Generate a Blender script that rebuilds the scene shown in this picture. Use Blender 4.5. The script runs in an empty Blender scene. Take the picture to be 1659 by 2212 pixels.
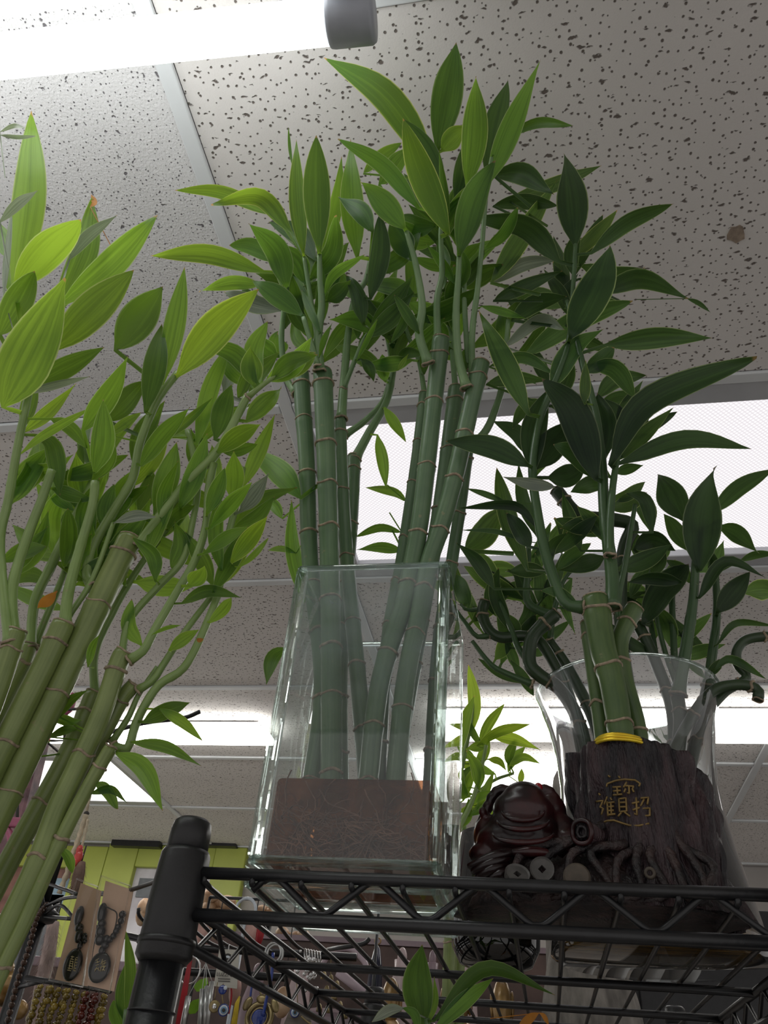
import bpy, math, random
from mathutils import Vector, noise, Matrix
random.seed(7)
PI = math.pi
V = Vector
scene = bpy.context.scene
COL = scene.collection

# ---------------------------------------------------------------- camera
EYE = V((0, 0, 1.5))
FPX = 1690.0
def _rot():
    yaw, pit, rol = math.radians(-12.83), math.radians(38.3), math.radians(5.53)
    fw = V((math.sin(yaw)*math.cos(pit), math.cos(yaw)*math.cos(pit), math.sin(pit)))
    r = V((math.cos(yaw), -math.sin(yaw), 0)); u = r.cross(fw)
    r2 = r*math.cos(rol) + u*math.sin(rol); u2 = r2.cross(fw)
    return r2, -u2, fw
RX, RD, RF = _rot()
cam = bpy.data.cameras.new('camera'); cam_o = bpy.data.objects.new('camera', cam)
COL.objects.link(cam_o)
cam.sensor_fit = 'HORIZONTAL'; cam.sensor_width = 36.0; cam.lens = 36.0*FPX/1659.0
cam.clip_start = 0.01; cam.clip_end = 60
m = Matrix((( RX.x, -RD.x, -RF.x, EYE.x), (RX.y, -RD.y, -RF.y, EYE.y), (RX.z, -RD.z, -RF.z, EYE.z), (0, 0, 0, 1)))
cam_o.matrix_world = m
scene.camera = cam_o

# ---------------------------------------------------------------- world, exposure
w = bpy.data.worlds.new('world'); scene.world = w; w.use_nodes = True
w.node_tree.nodes['Background'].inputs[0].default_value = (0.93, 0.90, 0.88, 1)
w.node_tree.nodes['Background'].inputs[1].default_value = 0.28
scene.view_settings.view_transform = 'Standard'; scene.view_settings.look = 'None'
scene.view_settings.gamma = 1.0; scene.view_settings.use_curve_mapping = False
scene.view_settings.exposure = 1.0
TUBE_E, PANEL_E, FAR_E = 2.9, 0.56, 2.8

# ---------------------------------------------------------------- geometry helpers
def ray(px, py): return RX*((px-829.5)/FPX) + RD*((py-1106.0)/FPX) + RF
def atY(px, py, Y): d = ray(px, py); return EYE + d*(Y/d.y)
def atZ(px, py, Z): d = ray(px, py); return EYE + d*(Z/d.z)
def pxm(P): return (P-EYE).dot(RF)/FPX            # metres per photo pixel at P
def lerp(a, b, t): return a+(b-a)*t
def interp(tab, x):
    if x <= tab[0][0]: return tab[0][1]
    for (a, b), (c, d) in zip(tab, tab[1:]):
        if x <= c: return b+(d-b)*(x-a)/(c-a)
    return tab[-1][1]
def catmull(pts, n=8):
    if len(pts) < 3: return [lerp(pts[0], pts[-1], i/n) for i in range(n+1)]
    P = [pts[0]*2-pts[1]]+list(pts)+[pts[-1]*2-pts[-2]]
    out = []
    for i in range(1, len(P)-2):
        a, b, c, d = P[i-1], P[i], P[i+1], P[i+2]
        for k in range(n):
            t = k/n
            out.append(((b*2)+(c-a)*t+(a*2-b*5+c*4-d)*t*t+(b*3-a-c*3+d)*t*t*t)*0.5)
    out.append(pts[-1]); return out
def resample(pts, step):
    L = [0]
    for a, b in zip(pts, pts[1:]): L.append(L[-1]+(b-a).length)
    n = max(2, int(L[-1]/step)); out = []; j = 0
    for i in range(n+1):
        s = L[-1]*i/n
        while j < len(L)-2 and L[j+1] < s: j += 1
        d = L[j+1]-L[j]
        out.append(lerp(pts[j], pts[j+1], (s-L[j])/d if d > 1e-9 else 0))
    return out, L[-1]

class MB:
    def __init__(s): s.v = []; s.f = []; s.uv = []
    def add(s, vs, fs, uv=None):
        o = len(s.v); s.v += [V(p) for p in vs]; s.f += [tuple(i+o for i in f) for f in fs]
        s.uv += (uv if uv else [(0, 0)]*len(vs)); return s
    def box(s, c, d, M=None):
        hx, hy, hz = d[0]/2, d[1]/2, d[2]/2
        vs = [V((x*hx, y*hy, z*hz)) for z in (-1, 1) for y in (-1, 1) for x in (-1, 1)]
        if M: vs = [M @ p for p in vs]
        c = V(c); s.add([p+c for p in vs], [(0,2,3,1),(4,5,7,6),(0,1,5,4),(2,6,7,3),(0,4,6,2),(1,3,7,5)]); return s
    def tube(s, pts, r, n=8, cap=True):
        N = len(pts); rr = r if isinstance(r, (list, tuple)) else [r]*N
        t0 = (pts[1]-pts[0]).normalized()
        a = t0.orthogonal().normalized(); vs = []; uv = []
        for i, p in enumerate(pts):
            t = (pts[min(i+1, N-1)]-pts[max(i-1, 0)])
            t = t.normalized() if t.length > 1e-9 else t0
            a = (a-t*a.dot(t)); a = a.normalized() if a.length > 1e-6 else t.orthogonal().normalized()
            b = t.cross(a)
            for k in range(n):
                g = 2*PI*k/n
                vs.append(p+(a*math.cos(g)+b*math.sin(g))*rr[i]); uv.append((k/n, i/(N-1)))
        fs = [(i*n+k, i*n+(k+1) % n, (i+1)*n+(k+1) % n, (i+1)*n+k) for i in range(N-1) for k in range(n)]
        if cap: fs += [tuple(range(n-1, -1, -1)), tuple((N-1)*n+k for k in range(n))]
        s.add(vs, fs, uv); return s
    def ring(s, c, axis, R, r, n=18, m=6, arc=1.0, wob=0):
        axis = axis.normalized(); a = axis.orthogonal().normalized(); b = axis.cross(a)
        pts = [c+(a*math.cos(2*PI*arc*k/n)+b*math.sin(2*PI*arc*k/n))*R + axis*wob*math.sin(3*2*PI*k/n+R*900) for k in range(n+1)]
        return s.tube(pts, r, m, cap=False)
    def ell(s, c, d, nu=14, nv=9, M=None):
        c = V(c); vs = [V((0, 0, -1))]; 
        for j in range(1, nv):
            ph = -PI/2+PI*j/nv
            vs += [V((math.cos(ph)*math.cos(2*PI*k/nu), math.cos(ph)*math.sin(2*PI*k/nu), math.sin(ph))) for k in range(nu)]
        vs.append(V((0, 0, 1)))
        vs = [V((p.x*d[0], p.y*d[1], p.z*d[2])) for p in vs]
        if M: vs = [M @ p for p in vs]
        fs = [(0, 1+(k+1) % nu, 1+k) for k in range(nu)]
        for j in range(nv-2):
            o = 1+j*nu
            fs += [(o+k, o+(k+1) % nu, o+nu+(k+1) % nu, o+nu+k) for k in range(nu)]
        o = 1+(nv-2)*nu; T = len(vs)-1
        fs += [(o+k, o+(k+1) % nu, T) for k in range(nu)]
        s.add([p+c for p in vs], fs); return s
    def lathe(s, c, prof, n=48, closed=False):
        c = V(c); vs = [c+V((r*math.cos(2*PI*k/n), r*math.sin(2*PI*k/n), z)) for r, z in prof for k in range(n)]
        N = len(prof)
        fs = [(i*n+k, i*n+(k+1) % n, (i+1)*n+(k+1) % n, (i+1)*n+k) for i in range(N-1) for k in range(n)]
        if closed: fs += [tuple(range(n-1, -1, -1)), tuple((N-1)*n+k for k in range(n))]
        s.add(vs, fs); return s
    def prism(s, outline, nrm, th):
        n = len(outline); nrm = nrm.normalized()*th/2
        s.add([p-nrm for p in outline]+[p+nrm for p in outline],
              [tuple(range(n-1, -1, -1)), tuple(range(n, 2*n))]+[(k, (k+1) % n, n+(k+1) % n, n+k) for k in range(n)]); return s
    def build(s, name, mat, parent=None, smooth=True, base=None):
        if parent is not None and base is None: base = V(parent.get('_b', (0, 0, 0)))
        base = V(base) if base is not None else V((0, 0, 0))
        me = bpy.data.meshes.new(name)
        me.from_pydata([tuple(p-base) for p in s.v], [], s.f)
        if smooth: me.polygons.foreach_set('use_smooth', [True]*len(me.polygons))
        if any(u != (0, 0) for u in s.uv):
            l = me.uv_layers.new(name='UVMap')
            for lp in me.loops: l.data[lp.index].uv = s.uv[lp.vertex_index]
        me.update()
        ob = bpy.data.objects.new(name, me); COL.objects.link(ob)
        me.materials.append(mat)
        ob['_b'] = tuple(base)
        if parent is not None: ob.parent = parent
        else: ob.location = base
        return ob
def tag(o, label=None, cat=None, group=None, kind=None):
    if label: o['label'] = label
    if cat: o['category'] = cat
    if group: o['group'] = group
    if kind: o['kind'] = kind
    return o
def thing(name, label, cat, base, group=None):
    o = bpy.data.objects.new(name, None); COL.objects.link(o); o.empty_display_size = 0.02
    o.location = base; o['_b'] = tuple(base)
    return tag(o, label, cat, group)
def flat(o): 
    o.data.polygons.foreach_set('use_smooth', [False]*len(o.data.polygons)); return o
def bevel(o, w, seg=2):
    b = o.modifiers.new('bevel', 'BEVEL'); b.width = w; b.segments = seg; b.limit_method = 'ANGLE'; b.angle_limit = 0.6; return o

# ---------------------------------------------------------------- materials
def nt(name):
    m = bpy.data.materials.new(name); m.use_nodes = True; t = m.node_tree
    for n in list(t.nodes): t.nodes.remove(n)
    out = t.nodes.new('ShaderNodeOutputMaterial'); return m, t, out
def N(t, typ, **kw):
    n = t.nodes.new('ShaderNode'+typ)
    for k, v in kw.items():
        if k.startswith('i_'):
            key = k[2:]; n.inputs[int(key) if key.isdigit() else key.replace('_', ' ')].default_value = v
        else: setattr(n, k, v)
    return n
def ramp(t, fac, stops):
    r = N(t, 'ValToRGB'); e = r.color_ramp.elements
    while len(e) < len(stops): e.new(0.5)
    for el, (p, c) in zip(e, stops): el.position = p; el.color = c if len(c) == 4 else (*c, 1)
    t.links.new(fac, r.inputs[0]); return r.outputs[0]
def mixc(t, fac, a, b, mode='MIX'):
    x = N(t, 'Mix', data_type='RGBA', blend_type=mode)
    for idx, val in ((0, fac), (6, a), (7, b)):
        if hasattr(val, 'links') or hasattr(val, 'is_linked'): t.links.new(val, x.inputs[idx])
        else: x.inputs[idx].default_value = val if idx == 0 else (*val, 1)[:4]
    return x.outputs[2]
def math_(t, op, a, b=None, c=None):
    x = N(t, 'Math', operation=op)
    for i, val in enumerate((a, b, c)):
        if val is None: continue
        if hasattr(val, 'is_linked'): t.links.new(val, x.inputs[i])
        else: x.inputs[i].default_value = val
    return x.outputs[0]
def pm(name, col, rough=0.5, metal=0.0, var=0.2, scale=25, bump=0.0, bscale=None, spec=0.5, trans=None, coat=0, stretch=None, alt=None):
    m, t, out = nt(name)
    tc = N(t, 'TexCoord'); vec = tc.outputs['Object']
    if stretch:
        mp = N(t, 'Mapping'); mp.inputs['Scale'].default_value = stretch; t.links.new(vec, mp.inputs[0]); vec = mp.outputs[0]
    nz = N(t, 'TexNoise', i_Scale=scale, i_Detail=4.0); t.links.new(vec, nz.inputs['Vector'])
    a = tuple(max(0, c*(1-var)) for c in col); b = tuple(min(1, c*(1+var)) for c in col)
    if alt: b = alt
    c = ramp(t, nz.outputs[0], [(0.3, a), (0.7, b)])
    p = N(t, 'BsdfPrincipled', i_Roughness=rough, i_Metallic=metal)
    p.inputs['Specular IOR Level'].default_value = spec
    if coat: p.inputs['Coat Weight'].default_value = coat; p.inputs['Coat Roughness'].default_value = 0.08
    t.links.new(c, p.inputs['Base Color'])
    if bump:
        n2 = N(t, 'TexNoise', i_Scale=bscale or scale*3, i_Detail=5.0); t.links.new(vec, n2.inputs['Vector'])
        bp = N(t, 'Bump', i_Strength=bump, i_Distance=0.002); t.links.new(n2.outputs[0], bp.inputs['Height']); t.links.new(bp.outputs[0], p.inputs['Normal'])
    if trans:
        tr = N(t, 'BsdfTranslucent'); tr.inputs[0].default_value = (*trans[1], 1)
        mx = N(t, 'MixShader', i_Fac=trans[0]); t.links.new(p.outputs[0], mx.inputs[1]); t.links.new(tr.outputs[0], mx.inputs[2]); t.links.new(mx.outputs[0], out.inputs[0])
    else: t.links.new(p.outputs[0], out.inputs[0])
    return m
def emat(name, col, strength, dim=0.0, scale=200):
    m, t, out = nt(name)
    e = N(t, 'Emission', i_Strength=strength)
    e.inputs[0].default_value = (*col, 1)
    t.links.new(e.outputs[0], out.inputs[0]); return m

def tile_mat(name, base, hole, hs, fs, fine):
    m, t, out = nt(name)
    tc = N(t, 'TexCoord'); ob = tc.outputs['Object']
    def vor(scale, warp, wscale, lo, hi, off, rot=0.0, sy=1.0):
        vec = ob
        if warp:
            n = N(t, 'TexNoise', i_Scale=wscale, i_Detail=2.0); t.links.new(ob, n.inputs['Vector'])
            s = N(t, 'VectorMath', operation='SUBTRACT'); t.links.new(n.outputs['Color'], s.inputs[0]); s.inputs[1].default_value = (.5, .5, .5)
            k = N(t, 'VectorMath', operation='SCALE'); t.links.new(s.outputs[0], k.inputs[0]); k.inputs['Scale'].default_value = warp
            a = N(t, 'VectorMath', operation='ADD'); t.links.new(ob, a.inputs[0]); t.links.new(k.outputs[0], a.inputs[1]); vec = a.outputs[0]
        o = N(t, 'VectorMath', operation='ADD'); t.links.new(vec, o.inputs[0]); o.inputs[1].default_value = (off, off*2, 0); vec = o.outputs[0]
        if sy != 1.0:
            mp = N(t, 'Mapping'); mp.inputs['Rotation'].default_value = (0, 0, rot); mp.inputs['Scale'].default_value = (1, sy, 1); t.links.new(vec, mp.inputs[0]); vec = mp.outputs[0]
        v = N(t, 'TexVoronoi', voronoi_dimensions='2D', feature='F1', i_Scale=scale); t.links.new(vec, v.inputs['Vector'])
        # hole size varies from cell to cell
        sep = N(t, 'SeparateColor'); t.links.new(v.outputs['Color'], sep.inputs[0])
        rad = math_(t, 'MULTIPLY_ADD', sep.outputs[0], hi, lo)
        d = math_(t, 'SUBTRACT', rad, v.outputs['Distance'])
        return math_(t, 'SMOOTH_MIN', math_(t, 'MAXIMUM', math_(t, 'MULTIPLY', d, 14.0), 0.0), 1.0, 0.2)
    h1 = vor(hs, 0.002, 150, 0.09 if not fine else 0.02, 0.085 if not fine else 0.17, 0.3)
    if fine:
        h2 = vor(fs, 0.02, 90, -0.12, 0.30, 1.7)
    else:
        h2 = math_(t, 'MAXIMUM', vor(fs, 0.010, 110, -0.17, 0.36, 1.7, 0.5, 2.4), vor(fs*0.9, 0.010, 110, -0.19, 0.36, 4.3, 2.0, 2.4))
    h = math_(t, 'MAXIMUM', h1, h2)
    n = N(t, 'TexNoise', i_Scale=6.0, i_Detail=3.0); t.links.new(ob, n.inputs['Vector'])
    bc = ramp(t, n.outputs[0], [(0.3, tuple(c*0.93 for c in base)), (0.7, base)])
    c = mixc(t, h, bc, hole)  # shade inside the holes painted as a dark colour
    p = N(t, 'BsdfPrincipled', i_Roughness=0.85); p.inputs['Specular IOR Level'].default_value = 0.2
    t.links.new(c, p.inputs['Base Color'])
    fn = N(t, 'TexNoise', i_Scale=260.0 if fine else 500.0, i_Detail=3.0); t.links.new(ob, fn.inputs['Vector'])
    hh = math_(t, 'SUBTRACT', math_(t, 'MULTIPLY', fn.outputs[0], 0.55 if fine else 0.12), h)
    bp = N(t, 'Bump', i_Strength=0.7, i_Distance=0.004); t.links.new(hh, bp.inputs['Height']); t.links.new(bp.outputs[0], p.inputs['Normal'])
    t.links.new(p.outputs[0], out.inputs[0]); return m

def leaf_mat(name, dark, light, tr_col, tr=0.5, rough=0.38):
    m, t, out = nt(name)
    uv = N(t, 'UVMap'); sx = N(t, 'SeparateXYZ'); t.links.new(uv.outputs[0], sx.inputs[0])
    oi = N(t, 'ObjectInfo')
    cx = N(t, 'CombineXYZ')
    t.links.new(math_(t, 'MULTIPLY', sx.outputs[0], 9.0), cx.inputs[0]); t.links.new(math_(t, 'MULTIPLY', sx.outputs[1], 0.9), cx.inputs[1])
    t.links.new(math_(t, 'MULTIPLY', oi.outputs['Random'], 37.0), cx.inputs[2])
    nz = N(t, 'TexNoise', i_Scale=1.0, i_Detail=5.0, i_Roughness=0.6); t.links.new(cx.outputs[0], nz.inputs['Vector'])
    f = math_(t, 'ADD', nz.outputs[0], math_(t, 'MULTIPLY', math_(t, 'SUBTRACT', oi.outputs['Random'], 0.5), 0.30))
    edge = math_(t, 'ABSOLUTE', math_(t, 'SUBTRACT', sx.outputs[0], 0.5))
    em = ramp(t, edge, [(0.457, (0, 0, 0)), (0.487, (1, 1, 1))])
    tip = ramp(t, sx.outputs[1], [(0.972, (0, 0, 0)), (0.985, (1, 1, 1))])
    def col(a, b, marg, tipc):
        c = ramp(t, f, [(0.36, a), (0.66, b)])
        c = mixc(t, em, c, marg); c = mixc(t, tip, c, tipc)
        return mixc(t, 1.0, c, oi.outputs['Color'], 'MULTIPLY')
    c1 = col(dark, light, (0.34, 0.42, 0.18), (0.42, 0.30, 0.12))
    c2 = col(tuple(x*0.62 for x in tr_col), tr_col, (0.55, 0.72, 0.25), (0.55, 0.36, 0.12))
    p = N(t, 'BsdfPrincipled', i_Roughness=rough); t.links.new(c1, p.inputs['Base Color'])
    p.inputs['Specular IOR Level'].default_value = 0.5
    bp = N(t, 'Bump', i_Strength=0.25, i_Distance=0.001); t.links.new(nz.outputs[0], bp.inputs['Height']); t.links.new(bp.outputs[0], p.inputs['Normal'])
    tl = N(t, 'BsdfTranslucent'); t.links.new(c2, tl.inputs[0])
    mx = N(t, 'MixShader', i_Fac=tr); t.links.new(p.outputs[0], mx.inputs[1]); t.links.new(tl.outputs[0], mx.inputs[2])
    t.links.new(mx.outputs[0], out.inputs[0]); return m

def cane_mat(name, dark, light):
    m, t, out = nt(name)
    uv = N(t, 'UVMap'); mp = N(t, 'Mapping'); mp.inputs['Scale'].default_value = (26, 6, 1); t.links.new(uv.outputs[0], mp.inputs[0])
    oi = N(t, 'ObjectInfo'); 
    nz = N(t, 'TexNoise', noise_dimensions='4D', i_Scale=1.0, i_Detail=4.0); t.links.new(mp.outputs[0], nz.inputs['Vector']); t.links.new(math_(t, 'MULTIPLY', oi.outputs['Random'], 50.0), nz.inputs['W'])
    tc = N(t, 'TexCoord'); n2 = N(t, 'TexNoise', i_Scale=28.0, i_Detail=3.0); t.links.new(tc.outputs['Object'], n2.inputs['Vector'])
    f = math_(t, 'ADD', math_(t, 'MULTIPLY', nz.outputs[0], 0.55), math_(t, 'MULTIPLY', n2.outputs[0], 0.45))
    c = ramp(t, f, [(0.3, dark), (0.68, light)])
    n3 = N(t, 'TexNoise', i_Scale=110.0, i_Detail=2.0); t.links.new(tc.outputs['Object'], n3.inputs['Vector'])
    sp = ramp(t, n3.outputs[0], [(0.72, (0, 0, 0)), (0.77, (1, 1, 1))])
    c = mixc(t, math_(t, 'MULTIPLY', sp, 0.45), c, (0.30, 0.26, 0.14))
    p = N(t, 'BsdfPrincipled', i_Roughness=0.33); t.links.new(c, p.inputs['Base Color'])
    t.links.new(p.outputs[0], out.inputs[0]); return m

def glass_mat(name, tint, film_haze=0.0, film_haze_col=(0.7, 0.8, 0.85), ior=1.45, rough=0.0, fscale=14, gain=1.0, grad=None):
    m, t, out = nt(name)
    tr = N(t, 'BsdfTransparent'); tr.inputs[0].default_value = (*tint, 1)
    gl = N(t, 'BsdfGlossy', i_Roughness=rough); gl.inputs[0].default_value = (1, 1, 1, 1)
    fr = N(t, 'Fresnel', i_IOR=ior)
    fac = math_(t, 'MINIMUM', math_(t, 'MULTIPLY', fr.outputs[0], gain), 1.0)
    mx = N(t, 'MixShader'); t.links.new(fac, mx.inputs[0]); t.links.new(tr.outputs[0], mx.inputs[1]); t.links.new(gl.outputs[0], mx.inputs[2])
    res = mx.outputs[0]
    if film_haze:
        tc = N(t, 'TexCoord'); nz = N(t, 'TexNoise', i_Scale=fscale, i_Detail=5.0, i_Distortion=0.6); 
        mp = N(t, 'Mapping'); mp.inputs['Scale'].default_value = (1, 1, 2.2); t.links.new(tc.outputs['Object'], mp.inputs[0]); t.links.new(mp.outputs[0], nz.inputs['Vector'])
        f = ramp(t, nz.outputs[0], [(0.35, (film_haze*0.25,)*3), (0.75, (film_haze,)*3)])
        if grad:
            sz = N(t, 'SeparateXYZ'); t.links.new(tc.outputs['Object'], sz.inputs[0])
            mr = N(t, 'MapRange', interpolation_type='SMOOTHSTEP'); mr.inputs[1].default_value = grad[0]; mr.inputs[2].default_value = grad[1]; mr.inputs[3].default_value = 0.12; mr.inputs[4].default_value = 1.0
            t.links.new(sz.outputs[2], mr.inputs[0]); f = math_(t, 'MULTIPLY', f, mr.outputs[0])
        df = N(t, 'BsdfDiffuse'); df.inputs[0].default_value = (*film_haze_col, 1)
        tl = N(t, 'BsdfTranslucent'); tl.inputs[0].default_value = (*film_haze_col, 1)
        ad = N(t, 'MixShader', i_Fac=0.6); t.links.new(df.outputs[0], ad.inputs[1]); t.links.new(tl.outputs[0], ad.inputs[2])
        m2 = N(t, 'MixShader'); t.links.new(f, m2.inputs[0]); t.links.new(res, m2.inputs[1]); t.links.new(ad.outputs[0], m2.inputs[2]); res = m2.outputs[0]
    t.links.new(res, out.inputs[0]); return m
def solid_glass(name, col=(0.93, 0.98, 0.96)):
    m, t, out = nt(name)
    g = N(t, 'BsdfGlass', i_Roughness=0.0, i_IOR=1.48); g.inputs[0].default_value = (*col, 1)
    tr = N(t, 'BsdfTransparent'); tr.inputs[0].default_value = (0.9, 0.95, 0.94, 1)
    mx = N(t, 'MixShader', i_Fac=0.45); t.links.new(g.outputs[0], mx.inputs[1]); t.links.new(tr.outputs[0], mx.inputs[2]); t.links.new(mx.outputs[0], out.inputs[0]); return m
def panel_mat(name, col, strength):
    m, t, out = nt(name)
    tc = N(t, 'TexCoord'); mp = N(t, 'Mapping'); mp.inputs['Rotation'].default_value = (0, 0, PI/4); mp.inputs['Scale'].default_value = (1, 1, 1)
    t.links.new(tc.outputs['Object'], mp.inputs[0])
    wv = N(t, 'SeparateXYZ'); t.links.new(mp.outputs[0], wv.inputs[0])
    def s(o): return math_(t, 'ABSOLUTE', math_(t, 'SINE', math_(t, 'MULTIPLY', o, PI/0.0068)))
    pr = math_(t, 'MULTIPLY', s(wv.outputs[0]), s(wv.outputs[1]))
    st = math_(t, 'MULTIPLY_ADD', pr, 0.30*strength, 0.72*strength)
    e = N(t, 'Emission'); e.inputs[0].default_value = (*col, 1); t.links.new(st, e.inputs['Strength'])
    t.links.new(e.outputs[0], out.inputs[0]); return m

M = {}
M['tile_fissured'] = tile_mat('tile_fissured', (0.73, 0.70, 0.675), (0.16, 0.135, 0.12), 72, 30, False)
M['tile_fine'] = tile_mat('tile_fine', (0.72, 0.71, 0.71), (0.17, 0.16, 0.17), 120, 46, True)
M['tee'] = pm('tee_paint', (0.66, 0.68, 0.69), 0.5, var=0.05, scale=8)
M['fixture'] = pm('fixture_metal', (0.47, 0.48, 0.50), 0.45, var=0.08, scale=12)
M['endcap'] = pm('endcap_plastic', (0.40, 0.42, 0.47), 0.4, var=0.08, scale=30)
M['tube'] = emat('tube_light', (0.97, 1.0, 0.99), TUBE_E)
M['panel'] = panel_mat('prismatic_diffuser', (1.0, 0.955, 0.985), PANEL_E)
M['far'] = emat('far_light', (1.0, 0.98, 0.93), FAR_E)
M['far_left'] = emat('far_light_left', (1.0, 0.98, 0.93), 5.5)
M['stain'] = pm('exposed_board', (0.28, 0.22, 0.17), 0.9, var=0.3, scale=120)
M['wall'] = pm('wall_paint', (0.36, 0.335, 0.315), 0.8, var=0.06, scale=3)
M['floor'] = pm('floor_vinyl', (0.38, 0.35, 0.32), 0.5, var=0.15, scale=5)
M['green'] = pm('lime_frame_paint', (0.40, 0.46, 0.08), 0.45, var=0.08, scale=6)
M['black'] = pm('black_powder_coat', (0.012, 0.0125, 0.014), 0.34, var=0.3, scale=60, bump=0.08, bscale=300)
M['blackpl'] = pm('black_plastic', (0.011, 0.011, 0.012), 0.42, var=0.3, scale=50, bump=0.1, bscale=260)
M['glass'] = glass_mat('vase_glass_haze', (0.965, 0.98, 0.98), 0.34, (0.74, 0.85, 0.91), gain=1.2, grad=(0.09, 0.22))  # painted reflection haze, stronger towards the top, together with residue on the glass
M['glass_plain'] = glass_mat('vase_glass_clean', (0.955, 0.975, 0.975), 0.0, gain=1.2)
M['glass_base'] = glass_mat('vase_glass_base', (0.96, 0.975, 0.97), 0.0, gain=0.3)
M['glass_edge'] = solid_glass('thick_glass')
M['clear'] = glass_mat('clear_glass', (0.95, 0.96, 0.965), 0.03, (0.6, 0.62, 0.66), gain=1.6)
M['darkglass'] = glass_mat('smoked_glass', (0.16, 0.14, 0.13), 0.02, gain=2.0)
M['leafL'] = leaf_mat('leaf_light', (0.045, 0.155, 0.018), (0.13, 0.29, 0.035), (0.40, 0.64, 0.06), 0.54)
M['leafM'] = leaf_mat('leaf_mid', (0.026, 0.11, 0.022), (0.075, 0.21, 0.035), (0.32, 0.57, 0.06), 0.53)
M['leafR'] = leaf_mat('leaf_deep', (0.015, 0.052, 0.022), (0.036, 0.098, 0.034), (0.17, 0.32, 0.055), 0.50)  # darker copy; backlighting of the right plants is put into the colour
M['silver'] = leaf_mat('leaf_grey_sheen', (0.20, 0.24, 0.19), (0.42, 0.46, 0.38), (0.4, 0.5, 0.25), 0.3, 0.3)  # grey leaves, with silver gloss reflections painted into the colour
M['dry'] = pm('dry_leaf', (0.42, 0.17, 0.03), 0.6, var=0.4, scale=60, trans=(0.4, (0.6, 0.25, 0.03)))
M['caneL'] = cane_mat('cane_olive', (0.135, 0.185, 0.050), (0.27, 0.335, 0.115))  # cane copies differ by bundle: lighting and haze put into the colour
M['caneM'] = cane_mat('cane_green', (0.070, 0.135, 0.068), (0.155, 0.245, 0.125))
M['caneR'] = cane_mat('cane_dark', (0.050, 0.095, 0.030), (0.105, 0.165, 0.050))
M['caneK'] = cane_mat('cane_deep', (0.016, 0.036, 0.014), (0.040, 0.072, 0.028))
M['node'] = pm('node_ring_bark', (0.33, 0.26, 0.18), 0.8, var=0.45, scale=220)
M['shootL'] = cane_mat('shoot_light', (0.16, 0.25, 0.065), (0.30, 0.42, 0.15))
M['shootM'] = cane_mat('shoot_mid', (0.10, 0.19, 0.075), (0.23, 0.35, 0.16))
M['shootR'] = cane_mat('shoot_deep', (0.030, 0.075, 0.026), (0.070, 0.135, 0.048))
# ================================================================ the setting
CZ = 2.60                                   # underside of the ceiling grid
YR = [-1.475, -0.875, -0.265, 0.345, 1.025, 1.635, 2.245, 2.855, 3.465, 4.075]
XC = [-0.45+1.22*k for k in range(-3, 4)]
ceil = tag(MB().box((0.16, 1.3, CZ+0.06), (7.4, 5.6, 0.04)).build('ceiling', M['tile_fissured'], smooth=False), kind='structure')
def rect(x0, x1, y0, y1, z, th=0.012): return MB().box(((x0+x1)/2, (y0+y1)/2, z+th/2), (x1-x0, y1-y0, th))
LIT = {(3, 4), (1, 7)}                      # grid bays that hold a lay-in light
for i in range(len(XC)-1):
    for j in range(len(YR)-1):
        if (i, j) in LIT: continue
        x0, x1, y0, y1 = XC[i]+.013, XC[i+1]-.013, YR[j]+.013, YR[j+1]-.013
        mt = M['tile_fine'] if (XC[i+1] < -0.4 and j in (2, 3)) else M['tile_fissured']
        rect(x0, x1, y0, y1, CZ+0.007).build('ceiling_tile', mt, ceil, smooth=False)
for x in XC: bevel(MB().box((x, 1.3, CZ+.004), (0.024, 5.55, 0.009)).build('grid_tee', M['tee'], ceil, smooth=False), .002)
for i in range(len(XC)-1):
    for y in YR: bevel(MB().box(((XC[i]+XC[i+1])/2, y, CZ+.0045), (1.22-.026, 0.022, 0.008)).build('cross_tee', M['tee'], ceil, smooth=False), .002)
# chipped patch in a tile
c0 = atZ(1590, 508, CZ-1.5+.005); k = pxm(c0)
pts = []
for a in range(14):
    g = 2*PI*a/14; r = (17+9*noise.noise(V((math.cos(g)*1.7, math.sin(g)*1.7, 3.1)))+3*math.sin(2*g+1))*k
    pts.append(V((c0.x+r*math.cos(g), c0.y+1.25*r*math.sin(g), CZ+.0065)))
MB().prism(pts, V((0, 0, 1)), .0015).build('chipped_patch', M['stain'], ceil, smooth=False)

tag(MB().box((0.1, 1.3, -0.02), (7.4, 5.8, 0.04)).build('floor', M['floor'], smooth=False), kind='structure')
wall = tag(MB().box((0.1, 4.17, 1.35), (7.4, 0.10, 2.62)).build('wall_far', M['wall'], smooth=False), kind='structure')

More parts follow.
